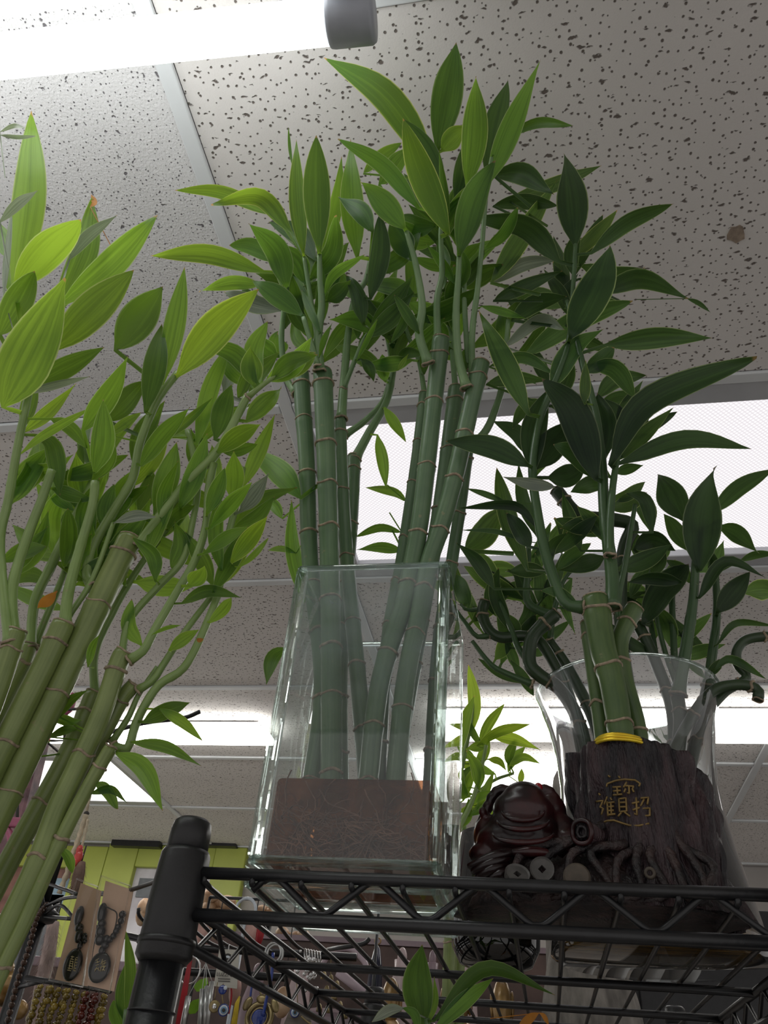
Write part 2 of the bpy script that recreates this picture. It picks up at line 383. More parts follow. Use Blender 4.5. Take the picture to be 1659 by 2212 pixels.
# lime framed poster doors on the far wall
M['poster_red'] = pm('poster_red', (0.16, 0.06, 0.06), 0.4, var=0.6, scale=7, alt=(0.34, 0.17, 0.13))
M['poster_pale'] = pm('poster_pale', (0.60, 0.55, 0.60), 0.4, var=0.3, scale=6, alt=(0.72, 0.70, 0.74))
M['poster_dark'] = pm('poster_dark', (0.10, 0.11, 0.12), 0.4, var=0.6, scale=10)
M['poster_blue'] = pm('poster_blue', (0.25, 0.36, 0.45), 0.4, var=0.4, scale=9)
M['poster_tan'] = pm('poster_tan', (0.55, 0.33, 0.14), 0.4, var=0.4, scale=8)
def fdoor(n, px0, px1, pyt, pic, label):
    a = atY(px0, pyt, 4.11); b = atY(px1, pyt, 4.11); zt = (a.z+b.z)/2; x0, x1 = a.x, b.x; z0 = 0.9
    root = thing('door_%d' % n, label, 'door', V(((x0+x1)/2, 4.11, z0))); root['kind'] = 'structure'
    del root['category']
    fw = 0.17
    for nm, c, d in (('frame_stile', (x0+fw/2, 4.095, (z0+zt)/2), (fw, .05, zt-z0)), ('frame_stile', (x1-fw/2, 4.095, (z0+zt)/2), (fw, .05, zt-z0)),
                     ('frame_rail', ((x0+x1)/2, 4.097, zt-.055), (x1-x0-2*fw, .046, .11)), ('frame_rail', ((x0+x1)/2, 4.097, z0+.06), (x1-x0-2*fw, .046, .12))):
        bevel(MB().box(c, d).build(nm, M['green'], root, smooth=False), .006)
    MB().box(((x0+x1)/2, 4.112, (z0+zt)/2), (x1-x0-2*fw+.01, .012, zt-z0-.2)).build('panel', M[pic[0]], root, smooth=False)
    zz = zt-.16
    for mt, fx, w_, h_, dz in pic[1]:
        cx = x0+fw+(x1-x0-2*fw)*fx
        MB().box((cx, 4.100, zz-dz-h_/2), (w_, .006, h_)).build('picture_patch', M[mt], root, smooth=False)
    return zt
zt = fdoor(1, -60, 243, 1828, ('poster_red', [('poster_blue', .80, .18, .14, .0), ('poster_dark', .66, .30, .34, .08), ('poster_tan', .3, .2, .2, .2)]), 'lime framed door with dark red poster on far wall')
fdoor(2, 243, 540, 1831, ('poster_pale', [('poster_dark', .27, .16, .09, .0), ('poster_dark', .72, .14, .06, .0), ('poster_red', .5, .07, .3, .2)]), 'lime framed door with pale poster behind the rack post')
for px0, px1 in ((245, 348), (440, 512)):
    a, b = atY(px0, 1829, 4.06), atY(px1, 1831, 4.06)
    tag(MB().box(((a.x+b.x)/2, 4.05, a.z+.015), (b.x-a.x, .05, .035)).build('trim_%d' % (1 if px0 == 245 else 2), M['black'], smooth=False), kind='structure')

# ---------------------------------------------------------------- ceiling lights
def troffer(x0, x1, y0, y1, label, mat, group=None):
    root = thing('ceiling_light', label, 'ceiling light', V(((x0+x1)/2, (y0+y1)/2, CZ)), group)
    f = .048; g = .026
    for c, d in ((((x0+x1)/2, y0+f/2, CZ+.014), (x1-x0, f, .02)), (((x0+x1)/2, y1-f/2, CZ+.014), (x1-x0, f, .02)),
                 ((x0+g/2, (y0+y1)/2, CZ+.014), (g, y1-y0-2*f, .02)), ((x1-g/2, (y0+y1)/2, CZ+.014), (g, y1-y0-2*f, .02))):
        bevel(MB().box(c, d).build('frame_rail', M['fixture'], root, smooth=False), .003)
    MB().box(((x0+x1)/2, (y0+y1)/2, CZ+.026), (x1-x0-2*g+.004, y1-y0-2*f+.004, .004)).build('diffuser', mat, root, smooth=False)
    return root
troffer(-.437, .757, 1.038, 1.622, 'bright prismatic ceiling panel light behind the bamboo stalks', M['panel'])
troffer(-2.877, -1.683, 2.868, 3.452, 'glowing square panel light far left behind bamboo bundle', M['far'])
def strip(x0, x1, ys, wd, label, mat='far'):
    root = thing('strip_light', label, 'ceiling light', V(((x0+x1)/2, sum(ys)/len(ys), CZ)))
    ya, yb = min(ys)-wd/2-.012, max(ys)+wd/2+.012
    MB().box(((x0+x1)/2, (ya+yb)/2, CZ-.011), (x1-x0-.1, (yb-ya)*.55, .022))  .build('housing', M['fixture'], root, smooth=False)
    for y in ys:
        bevel(MB().box(((x0+x1)/2, y, CZ-.034), (x1-x0-.03, wd, .024)).build('lamp_tube', M[mat], root, smooth=False), .004)
    return root
strip(-2.4, -0.90, [2.545], .125, 'single white strip light on ceiling left of glass vase', 'far_left')
strip(-.30, 1.5, [2.39, 2.515], .080, 'pair of white strip tubes behind the small bright plant')
strip(-.45, 0.16, [2.85, 2.98, 3.11], .115, 'far white strip light low behind the Buddha figurine')

# tubes hanging close overhead at the left
A0, A1 = atZ(0, 122, .93), atZ(712, 46, .93)
d = (A1-A0).normalized()
for q, (off, lab) in enumerate(((0.0, 'nearer glowing tube lamp with grey end cap overhead'), (-.062, 'second glowing tube lamp at the top left corner'))):
    o = V((0, off, 0.006*q)); a = A1+o - d*1.25; b = A1+o
    root = thing('tube_lamp', lab, 'tube lamp', a+(b-a)*.5)
    MB().tube([a, b], .0235, 20).build('tube', M['tube'], root)
    pts = [b-d*.002, b, b+d*.004, b+d*.045, b+d*.049]
    MB().tube(pts, [.0238, .0262, .0268, .0268, .024], 24).build('end_cap', M['endcap'], root)
    pts = [a+d*.002, a, a-d*.045]
    MB().tube(pts, [.0238, .0268, .0268], 24).build('end_cap', M['endcap'], root)
    for s in (.04, .9):
        c = a+(b-a)*s if s < .5 else a+(b-a)*.12
        MB().box(c+V((0, 0, (CZ-c.z)/2+.012)), (.02, .012, CZ-c.z-.024)).build('bracket', M['fixture'], root, smooth=False)
# ================================================================ wire shelf rack
ZS = 1.6245                                  # shelf surface
rack = thing('wire_shelf_rack', 'black wire shelf rack with zigzag truss holding the vases', 'shelf rack', V((-.243, .548, 0)))
XL, XR_, YF, YB = -.2495, .177, .545, 1.31
def rod(name, a, b, r, n=10, mat='black', parent=rack): return MB().tube([V(a), V(b)], r, n).build(name, M[mat], parent)
for X in (-.243, .176):
    for Y in (.548, 1.312):
        P = lambda z: V((X, Y, z))
        po = MB().tube([P(0), P(1.6)], .0148, 24).build('post', M['black'], rack)
        MB().tube([P(1.575), P(1.579), P(1.602), P(1.606), P(1.6415), P(1.6445)], [.0155, .0186, .0180, .0186, .0172, .0158], 28).build('sleeve', M['blackpl'], po, )
        MB().tube([P(1.585), P(1.589)], .0192, 28).build('collar_ring', M['blackpl'], po)
        MB().tube([P(1.64), P(1.658), P(1.6635), P(1.666)], [.0146, .0143, .0132, .0105], 28).build('post_cap', M['blackpl'], po)
        MB().tube([P(1.548), P(1.549)], .0152, 24).build('groove_ring', M['black'], po)
rod('front_rail', (-.228, YF, 1.630), (.165, YF, 1.630), .0040)
rod('front_rail', (-.232, YF, 1.6037), (.165, YF, 1.6037), .0044)
for X in (XL, XR_):
    rod('side_rail', (X, YF+.012, 1.6170), (X, YB, 1.6170), .0036)
    rod('side_rail', (X, YF+.010, 1.5938), (X, YB, 1.5938), .0036)
    pts = [V((X, .566, 1.603))]; y = .583; up = True
    while y < YB-.02:
        for dy in (-.003, .003): pts.append(V((X, y+dy, 1.6140 if up else 1.5965)))
        y += .034; up = not up
    MB().tube(pts, .0020, 6).build('zigzag_wire', M['black'], rack)
for Y in (.815, .988, 1.145, YB): rod('cross_rail', (XL, Y, 1.6167), (XR_, Y, 1.6167), .0037)
for k in range(12):
    X = -.224+.0342*k
    MB().tube(catmull([V((X, YF-.001, 1.6270)), V((X, YF+.012, 1.6232)), V((X, .7, 1.6225)), V((X, YB, 1.6225))], 3), .0020, 6).build('shelf_wire', M['black'], rack)
pts = [V((-.190, YF+.003, 1.6205)), V((-.184, YF+.003, 1.6270))]
x = -.1765; up = True
while x < .165:
    for dx in (-.0065, -.003, .003, .0065):
        pts.append(V((x+dx, YF+.003, (1.6288 if up else 1.6078)+(0 if abs(dx) < .004 else (-.0020 if up else .0020)))))
    x += .0349; up = not up
MB().tube(pts, .0023, 8).build('zigzag_wire', M['black'], rack)

# ================================================================ square glass vase
vb = V((-.133, .628, ZS))
vase = thing('square_glass_vase', 'tall square clear glass vase with brown water and bamboo', 'vase', vb)
X0, X1, Y0, Y1, ZT = -.202, -.064, .556, .700, ZS+.2665
wt = .010
def wallbox(x0, x1, y0, y1, z0, z1): return MB().box(((x0+x1)/2, (y0+y1)/2, (z0+z1)/2), (x1-x0, y1-y0, z1-z0))
ZB = ZS+.020
for a in ((X0+wt, X1-wt, Y0, Y0), (X0+wt, X1-wt, Y1, Y1), (X0, X0, Y0+wt, Y1-wt), (X1, X1, Y0+wt, Y1-wt)):
    x0, x1, y0, y1 = a; mb = MB()
    if y0 == y1:
        yy = (y0+.0008 if y0 == Y0 else y0-.0008)
        yi = (y0+wt*.7 if y0 == Y0 else y0-wt*.7)
        for q in (yy, yi): mb.add([(x0, q, ZB), (x1, q, ZB), (x1, q, ZT), (x0, q, ZT)], [(0, 1, 2, 3)])
        mb.add([(x0, yy, ZT), (x1, yy, ZT), (x1, yi, ZT), (x0, yi, ZT)], [(0, 1, 2, 3)])
    else:
        xx = (x0+.0008 if x0 == X0 else x0-.0008)
        xi = (x0+wt*.7 if x0 == X0 else x0-wt*.7)
        for q in (xx, xi): mb.add([(q, y0, ZB), (q, y1, ZB), (q, y1, ZT), (q, y0, ZT)], [(0, 1, 2, 3)])
        mb.add([(xx, y0, ZT), (xx, y1, ZT), (xi, y1, ZT), (xi, y0, ZT)], [(0, 1, 2, 3)])
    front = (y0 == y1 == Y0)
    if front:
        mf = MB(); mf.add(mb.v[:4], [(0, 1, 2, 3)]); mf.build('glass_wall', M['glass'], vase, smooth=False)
        mi = MB(); mi.add(mb.v[4:], [(0, 1, 2, 3), (4, 5, 6, 7)]); mi.build('inner_face', M['glass_plain'], vase, smooth=False)
    else: mb.build('glass_wall', M['glass_plain'], vase, smooth=False)
for x, y in ((X0, Y0), (X1, Y0), (X0, Y1), (X1, Y1)):
    sx = 1 if x == X0 else -1; sy = 1 if y == Y0 else -1
    o = wallbox(min(x, x+sx*wt), max(x, x+sx*wt), min(y, y+sy*wt), max(y, y+sy*wt), ZB, ZT-.0005).build('glass_corner', M['glass_edge'], vase, smooth=False); bevel(o, .003, 3)
bevel(wallbox(X0, X1, Y0, Y1, ZS+.0005, ZB).build('glass_base', M['glass_base'], vase, smooth=False), .003, 3)
for z in (ZS+.004, ZB-.001):
    for a, b in (((X0+.004, Y0+.004), (X1-.004, Y0+.004)), ((X0+.004, Y1-.004), (X1-.004, Y1-.004)), ((X0+.004, Y0+.004), (X0+.004, Y1-.004)), ((X1-.004, Y0+.004), (X1-.004, Y1-.004))):
        MB().tube([V((*a, z)), V((*b, z))], .0035, 10).build('base_edge', M['glass_edge'], vase)
for a, b in (((X0+.003, Y0+.003), (X1-.003, Y0+.003)), ((X0+.003, Y1-.003), (X1-.003, Y1-.003)), ((X0+.003, Y0+.003), (X0+.003, Y1-.003)), ((X1-.003, Y0+.003), (X1-.003, Y1-.003))):
    MB().tube([V((*a, ZT)), V((*b, ZT))], .0028, 8).build('rim', M['glass_edge'], vase)
# water and roots
def water_mat():
    m, t, out = nt('murky_water')
    tc = N(t, 'TexCoord'); sp = N(t, 'SeparateXYZ'); t.links.new(tc.outputs['Object'], sp.inputs[0])
    nz = N(t, 'TexNoise', i_Scale=30.0, i_Detail=5.0, i_Distortion=1.5); t.links.new(tc.outputs['Object'], nz.inputs['Vector'])
    c = ramp(t, nz.outputs[0], [(0.3, (0.17, 0.055, 0.026)), (0.7, (0.42, 0.175, 0.08))])
    df = N(t, 'BsdfDiffuse'); t.links.new(c, df.inputs[0])
    tl = N(t, 'BsdfTranslucent'); t.links.new(c, tl.inputs[0])
    ad = N(t, 'MixShader', i_Fac=0.5); t.links.new(df.outputs[0], ad.inputs[1]); t.links.new(tl.outputs[0], ad.inputs[2])
    tr = N(t, 'BsdfTransparent'); tr.inputs[0].default_value = (0.60, 0.36, 0.22, 1)
    mx = N(t, 'MixShader'); t.links.new(math_(t, 'MULTIPLY_ADD', nz.outputs[0], 0.5, 0.26), mx.inputs[0]); t.links.new(tr.outputs[0], mx.inputs[1]); t.links.new(ad.outputs[0], mx.inputs[2])
    t.links.new(mx.outputs[0], out.inputs[0]); return m
M['water'] = water_mat()
WZ = ZS+.083
tag(bevel(wallbox(X0+.0078, X1-.0078, Y0+.0165, Y1-.0078, ZB+.001, WZ).build('water', M['water'], None, smooth=False, base=vb), .004, 3), 'murky brown water in the bottom of the square vase', 'water')
M['root'] = pm('root_fibre', (0.22, 0.105, 0.06), 0.7, var=0.5, scale=80)
mb = MB(); rr = random.Random(4)
for i in range(330):
    p = V((rr.uniform(X0+.016, X1-.016), rr.uniform(Y0+.0085, Y0+.0185) if i % 3 else rr.uniform(Y0+.0125, Y1-.016), rr.uniform(ZB+.004, WZ-.03)))
    dv = V((rr.uniform(-1, 1), rr.uniform(-.4, .4), rr.uniform(-.45, .45))).normalized(); pts = [p]
    for k in range(7):
        dv = (dv+V((rr.uniform(-.6, .6), rr.uniform(-.4, .4), rr.uniform(-.6, .6)))*.8).normalized()
        p = p+dv*rr.uniform(.004, .008)
        p = V((min(max(p.x, X0+.0125), X1-.0125), min(max(p.y, Y0+.0085), Y1-.0125), min(max(p.z, ZB+.003), WZ+.004))); pts.append(p)
    mb.tube(pts, rr.uniform(.0003, .00075), 3, cap=False)
tag(mb.build('root_tangle', M['root'], None, base=vb), 'tangle of thin brown roots in the square vase water', 'roots', kind='stuff')
# ================================================================ lucky bamboo
YTAB = {
 'L': [(240, .365), (600, .43), (900, .48), (1160, .52), (1700, .55), (2050, .56), (2500, .58)],
 'M': [(90, .36), (300, .415), (500, .475), (800, .565), (1215, .622), (1800, .632)],
 'R': [(330, .48), (600, .535), (900, .575), (1290, .600), (1660, .605)],
 'K': [(900, .69), (1300, .745), (1480, .76), (1900, .765)],
 'P': [(1400, 1.16), (2200, 1.22)],
 'G': [(2000, .745), (2400, .745)],
}
GM = {'L': ('caneL', 'shootL', 'leafL'), 'M': ('caneM', 'shootM', 'leafM'), 'R': ('caneR', 'shootR', 'leafR'), 'K': ('caneK', 'shootR', 'leafR'), 'P': ('caneL', 'shootL', 'leafL'), 'G': ('caneR', 'shootM', 'leafM')}
def gp(g, x, y, dy=0.0): return atY(x, y, interp(YTAB[g], y)+dy)
SHOOTS = {k: [] for k in YTAB}          # (object, [(px,py)], [world points])
LSTEP = .016
def clampv(p):
    if p.z < ZT+.004:
        return V((min(max(p.x, X0+.0185), X1-.0185), min(max(p.y, Y0+.029), Y1-.021), p.z))
    return p
def stalk(g, label, cane, w0, w1, layer=0, shoots=(), name='lucky_bamboo_stalk', cut=True, clamp=False, node=.066, group=None, seed=0, bottom=None):
    """cane: photo points from top to bottom; w0/w1 widths in photo pixels at top/bottom."""
    rnd = random.Random(hash(label) % 1000 if False else seed)
    mc, ms, ml = GM[g]; dy = layer*LSTEP
    pts = [gp(g, x, y, dy) for x, y in cane]
    if clamp: pts = [clampv(p) for p in pts]
    if bottom is not None:
        e = pts[-1]; st = (pts[-1]-pts[-2]); k = st.length
        q = e+st.normalized()*k
        while (bottom-q).length > k*1.3 and len(pts) < 40:
            pts.append(q); want = (bottom-q).normalized(); cur = (q-e).normalized(); e = q
            q = q+(cur*.6+want*.4).normalized()*k
        pts.append(bottom)
    path, L = resample(catmull(pts, 8), .0042); n = len(path)
    if g == 'L': w0, w1 = w0*1.1, w1*1.12
    r0, r1 = w0*pxm(pts[0])/2, w1*pxm(pts[min(len(cane)-1, len(pts)-1)])/2
    root = thing(name, label, 'bamboo', path[-1], group)
    nodes = []; s = .017
    while s < L-.01: nodes.append(s); s += node*rnd.uniform(.75, 1.3)
    rad = []
    for i in range(n):
        s = L*i/(n-1); r = lerp(r0, r1, s/L)
        for q in nodes: r *= 1+.075*math.exp(-((s-q-.0016)/.0030)**2)-.03*math.exp(-((s-q+.003)/.004)**2)
        if i == 0 and cut: r *= .93
        rad.append(r)
    c = MB().tube(path, rad, 16).build('cane', M[mc], root)
    for q in nodes:
        i = min(n-2, max(1, int(q/L*(n-1)))); p = path[i]; ax = path[i+1]-path[i-1]
        MB().ring(p, ax, rad[i]*1.015, rnd.uniform(.0009, .0015), 18, 5, wob=rnd.uniform(.0003, .0014)).build('node_ring', M['node'], c)
    if cut:
        MB().ring(path[0], path[1]-path[0], rad[0]*.95, .0009, 16, 5, wob=.0004).build('cut_rim', M['node'], c)
    for sh in shoots:
        addshoot(g, root, sh[0], sh[1], sh[2], dy+(sh[3] if len(sh) > 3 else 0), rnd)
    return root
def addshoot(g, root, pp, wa, wb, dy, rnd):
    ms = GM[g][1]
    wp = [gp(g, x, y, dy) for x, y in pp]
    path, L = resample(catmull(wp, 6), .006); n = len(path)
    ra, rb = wa*pxm(wp[0])/2, wb*pxm(wp[-1])/2
    rad = []
    for i in range(n):
        s = i/(n-1); r = lerp(ra, rb, s)
        k = (L*s) % .026
        r *= 1+.09*math.exp(-(k/.0025)**2)+(.18*math.exp(-(L*s/.006)**2))
        rad.append(r)
    o = MB().tube(path, rad, 10).build('shoot', M[ms], root)
    # brown collar where the shoot leaves the cane
    MB().ring(path[0], path[1]-path[0], rad[0]*.98, .0012, 12, 5, wob=.0006).build('collar', M['node'], o)
    SHOOTS[g].append((o, pp, wp)); return o
BE = 1.0
def leafmesh(A, B, Mi, T, W, roll, fold, wave, seed):
    rnd = random.Random(seed)
    pet = catmull([A, B], 3)[:-1] if (A-B).length > .004 else []
    body = resample(catmull([B, Mi, T], 10), 1e-9 if False else ((B-Mi).length+(Mi-T).length)/13)[0]
    path = pet+body; n = len(path); nb = len(body); mb = MB(); NX = 4
    vs = []; uv = []; ph = rnd.uniform(0, 6); pk = .44+rnd.uniform(-.06, .06); ex = rnd.uniform(.78, 1.0)
    norm = (pk**BE)*((1-pk)**(BE*(1-pk)/pk))
    wmin = min(.0042, W*.16)
    for i, p in enumerate(path):
        t = (path[min(i+1, n-1)]-path[max(i-1, 0)]).normalized()
        v = (p-EYE).normalized(); nn = (v-t*v.dot(t))
        nn = nn.normalized() if nn.length > 1e-4 else t.orthogonal().normalized()
        sd = t.cross(nn)
        if i < len(pet): s = 0; ww = wmin
        else:
            s = (i-len(pet))/(nb-1)
            ww = max(W*((s**BE)*((1-s)**(BE*(1-pk)/pk))/norm)**ex, wmin*(1-s)*(1 if s < .3 else 0), .0002)
        rl = roll*min(1, s*2.5)
        s2 = sd*math.cos(rl)+nn*math.sin(rl); n2 = nn*math.cos(rl)-sd*math.sin(rl)
        fl = fold if i >= len(pet) else .5
        for k in range(NX+1):
            u = k/NX*2-1
            off = s2*(u*ww/2) - n2*(fl*ww*(abs(u)**1.4)*.5) + n2*(wave*W*u*math.sin(s*7+ph)*.35*s)
            vs.append(p+off); uv.append((k/NX, s if i >= len(pet) else 0.002))
    fs = [(i*(NX+1)+k, i*(NX+1)+k+1, (i+1)*(NX+1)+k+1, (i+1)*(NX+1)+k) for i in range(n-1) for k in range(NX)]
    return MB().add(vs, fs, uv)
TONE = {-2: (.45, .47, .60, 1), -1: (.70, .72, .74, 1), 0: (1, 1, 1, 1), 1: (1.25, 1.15, 1.0, 1), 2: (1.6, 1.35, 1.0, 1)}  # natural leaf hues mixed with painted-in light and shade
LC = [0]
def leaf(g, bx, by, mx, my, tx, ty, w, layer=0, tone=0, mat=None, roll=None, tipd=None):
    LC[0] += 1; rnd = random.Random(LC[0]*13+5)
    dy = layer*LSTEP
    # nearest shoot, preferring a spot a little below the blade
    best = None
    for o, pp, wp in SHOOTS[g]:
        for (xa, ya), (xb, yb), pa, pb in zip(pp, pp[1:], wp, wp[1:]):
            for q in range(9):
                f = q/8; x, y = xa+(xb-xa)*f, ya+(yb-ya)*f
                dd = math.hypot(x-bx, y-by)+max(0, by-y)*1.5
                if best is None or dd < best[0]: best = (dd, o, lerp(pa, pb, f))
    dd, o, A = best
    if tipd is None: tipd = rnd.uniform(-.022, .022)
    B = gp(g, bx, by, dy); Mi = gp(g, mx, my, dy+tipd*.35); T = gp(g, tx, ty, dy+tipd)
    if dd > 110: A = lerp(B, A, 110/dd)
    if dd < 40: B = lerp(B, V((B.x, lerp(A.y, B.y, .6), B.z)), 0)
    W = w*pxm(Mi)
    if roll is None: roll = rnd.uniform(-.5, .5)
    W /= max(.5, math.cos(roll))
    mb = leafmesh(A, B, Mi, T, W, roll, rnd.uniform(.06, .34), rnd.uniform(-.4, .4), LC[0])
    for p in mb.v:
        if p.z > CZ-.006: p.z = CZ-.006
    ob = mb.build('leaf', M[mat or GM[g][2]], o)
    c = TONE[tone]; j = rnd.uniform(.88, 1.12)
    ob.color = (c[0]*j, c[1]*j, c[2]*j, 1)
    return ob
def fillers(g, count, seed, box, ang, wr, lr, layers, tones=(0, -1)):
    """extra leaves growing from the shoots, tucked behind the others"""
    rnd = random.Random(seed); k = 0; tries = 0
    while k < count and tries < count*40:
        tries += 1
        o, pp, wp = rnd.choice(SHOOTS[g]); i = rnd.randrange(len(pp)-1); f = rnd.random()
        x, y = pp[i][0]+(pp[i+1][0]-pp[i][0])*f, pp[i][1]+(pp[i+1][1]-pp[i][1])*f
        if not (box[0] < x < box[2] and box[1] < y < box[3]): continue
        a = math.radians(rnd.gauss(ang[0], ang[1])); Ln = rnd.uniform(*lr)
        ux, uy = math.sin(a), -math.cos(a); px_, py_ = -uy, ux
        b = rnd.uniform(-.16, .16)*Ln; st = 14
        leaf(g, x+ux*st, y+uy*st, x+ux*Ln*.5+px_*b, y+uy*Ln*.5+py_*b, x+ux*Ln, y+uy*Ln+abs(b)*.4, rnd.uniform(*wr), rnd.choice(layers), rnd.choice(tones))
        k += 1

# ---------------------------------------------------------------- bundle at the left
PB = atY(-95, 2560, .60)                     # where the bundle stands, below the frame
def lb(i): return PB + V((.013*math.cos(i*2.4)*(1+.35*i/2), .013*math.sin(i*2.4)*(1+.35*i/2), 0))
GL = 'lucky bamboo stalks in the left bundle'
stalk('L', 'thickest olive bamboo stalk in left bundle with forked cut top', [(283, 1160), (234, 1260), (182, 1370), (127, 1483), (75, 1591), (25, 1695), (-40, 1830)], 48, 60, 0, [
    ([(203, 1268), (188, 1240), (205, 1175), (246, 1103), (287, 1032), (303, 955), (340, 865), (385, 805)], 24, 16),
    ([(300, 1180), (323, 1146), (365, 1092), (410, 1036), (470, 975), (520, 885), (535, 855)], 24, 18),
    ([(535, 858), (570, 830), (605, 805)], 13, 9)], seed=1, group=GL, bottom=lb(0))
stalk('L', 'olive bamboo stalk directly left of the thickest forked one', [(138, 1345), (101, 1425), (77, 1473), (21, 1585), (-40, 1710)], 44, 54, -1, [
    ([(140, 1350), (146, 1290), (160, 1230), (180, 1160), (200, 1090), (205, 1040)], 26, 18),
    ([(118, 1390), (150, 1330), (190, 1270), (215, 1215), (245, 1130)], 16, 10, .012)], seed=2, group=GL, bottom=lb(1))
stalk('L', 'leftmost bamboo stalk at the photo edge with leafy collar', [(38, 1362), (31, 1380), (6, 1456), (-40, 1580)], 40, 46, -2, [
    ([(30, 1370), (27, 1267), (61, 1155), (90, 1080), (112, 1015)], 26, 18),
    ([(20, 1390), (0, 1180), (18, 1080), (41, 950), (60, 860), (64, 840)], 24, 16, -.004)], seed=3, group=GL, bottom=lb(2))
stalk('L', 'short dark stalk wedged between taller ones at left edge', [(62, 1392), (50, 1430), (17, 1493), (-35, 1600)], 34, 38, 1, [
    ([(66, 1400), (75, 1300), (109, 1226), (143, 1155), (197, 1052), (204, 1020)], 22, 20),
    ([(75, 1395), (130, 1260), (160, 1170), (175, 1090)], 18, 9, .012)], seed=4, group=GL, bottom=lb(3))
stalk('L', 'green stalk with round cut top right of the forked one', [(270, 1407), (256, 1433), (220, 1539), (175, 1641), (125, 1747), (83, 1860), (25, 1985), (-20, 2080)], 38, 50, 0, [
    ([(280, 1425), (310, 1405), (334, 1361), (378, 1286), (421, 1210), (445, 1134), (450, 1058), (462, 1000)], 20, 16),
    ([(262, 1420), (280, 1340), (345, 1264), (395, 1210), (415, 1134), (427, 1058), (420, 990), (405, 930)], 17, 13, .016)], seed=5, group=GL, bottom=lb(4))
stalk('L', 'shaded stalk half hidden behind the green round topped stalk', [(206, 1495), (166, 1589), (118, 1685), (62, 1783), (16, 1867), (-40, 1975)], 38, 44, 2, [
    ([(205, 1500), (205, 1410), (246, 1319), (287, 1247), (336, 1175), (375, 1125), (400, 1085)], 20, 12)], seed=6, group=GL, bottom=lb(5))
stalk('L', 'thin bamboo stalk with peeling top near bundle right side', [(290, 1478), (262, 1512), (233, 1568), (187, 1653), (140, 1760), (92, 1871), (48, 1985), (-5, 2110)], 30, 30, 1, [
    ([(298, 1490), (330, 1470), (352, 1437), (402, 1361), (475, 1264), (508, 1210), (530, 1175)], 17, 11)], seed=7, group=GL, bottom=lb(6))
stalk('L', 'thinnest outermost stalk on right of the left bundle', [(241, 1612), (191, 1699), (148, 1781), (100, 1885), (53, 1994), (5, 2093), (-30, 2180)], 27, 30, 0, [
    ([(246, 1614), (272, 1618), (283, 1600), (291, 1570), (312, 1525), (345, 1478), (402, 1437), (454, 1329), (475, 1264), (488, 1177), (510, 1090), (525, 1010)], 20, 14, .012),
    ([(240, 1605), (277, 1550), (300, 1500), (340, 1440)], 15, 10, .02)], seed=8, group=GL, bottom=lb(7))
# tall floor vase that carries the bundle (below the frame)
M['ceramic'] = pm('glazed_ceramic', (0.10, 0.11, 0.12), 0.25, var=0.2, scale=9)
tv = thing('tall_floor_vase', 'tall dark ceramic vase under the left bamboo bundle', 'vase', V((PB.x, PB.y, 0)))
MB().lathe((PB.x, PB.y, 0), [(.09, 0), (.10, .02), (.085, .3), (.07, .8), (.062, PB.z+.03), (.058, PB.z+.032), (.055, PB.z-.01), (.055, PB.z-.012)], 40, True).build('body', M['ceramic'], tv)

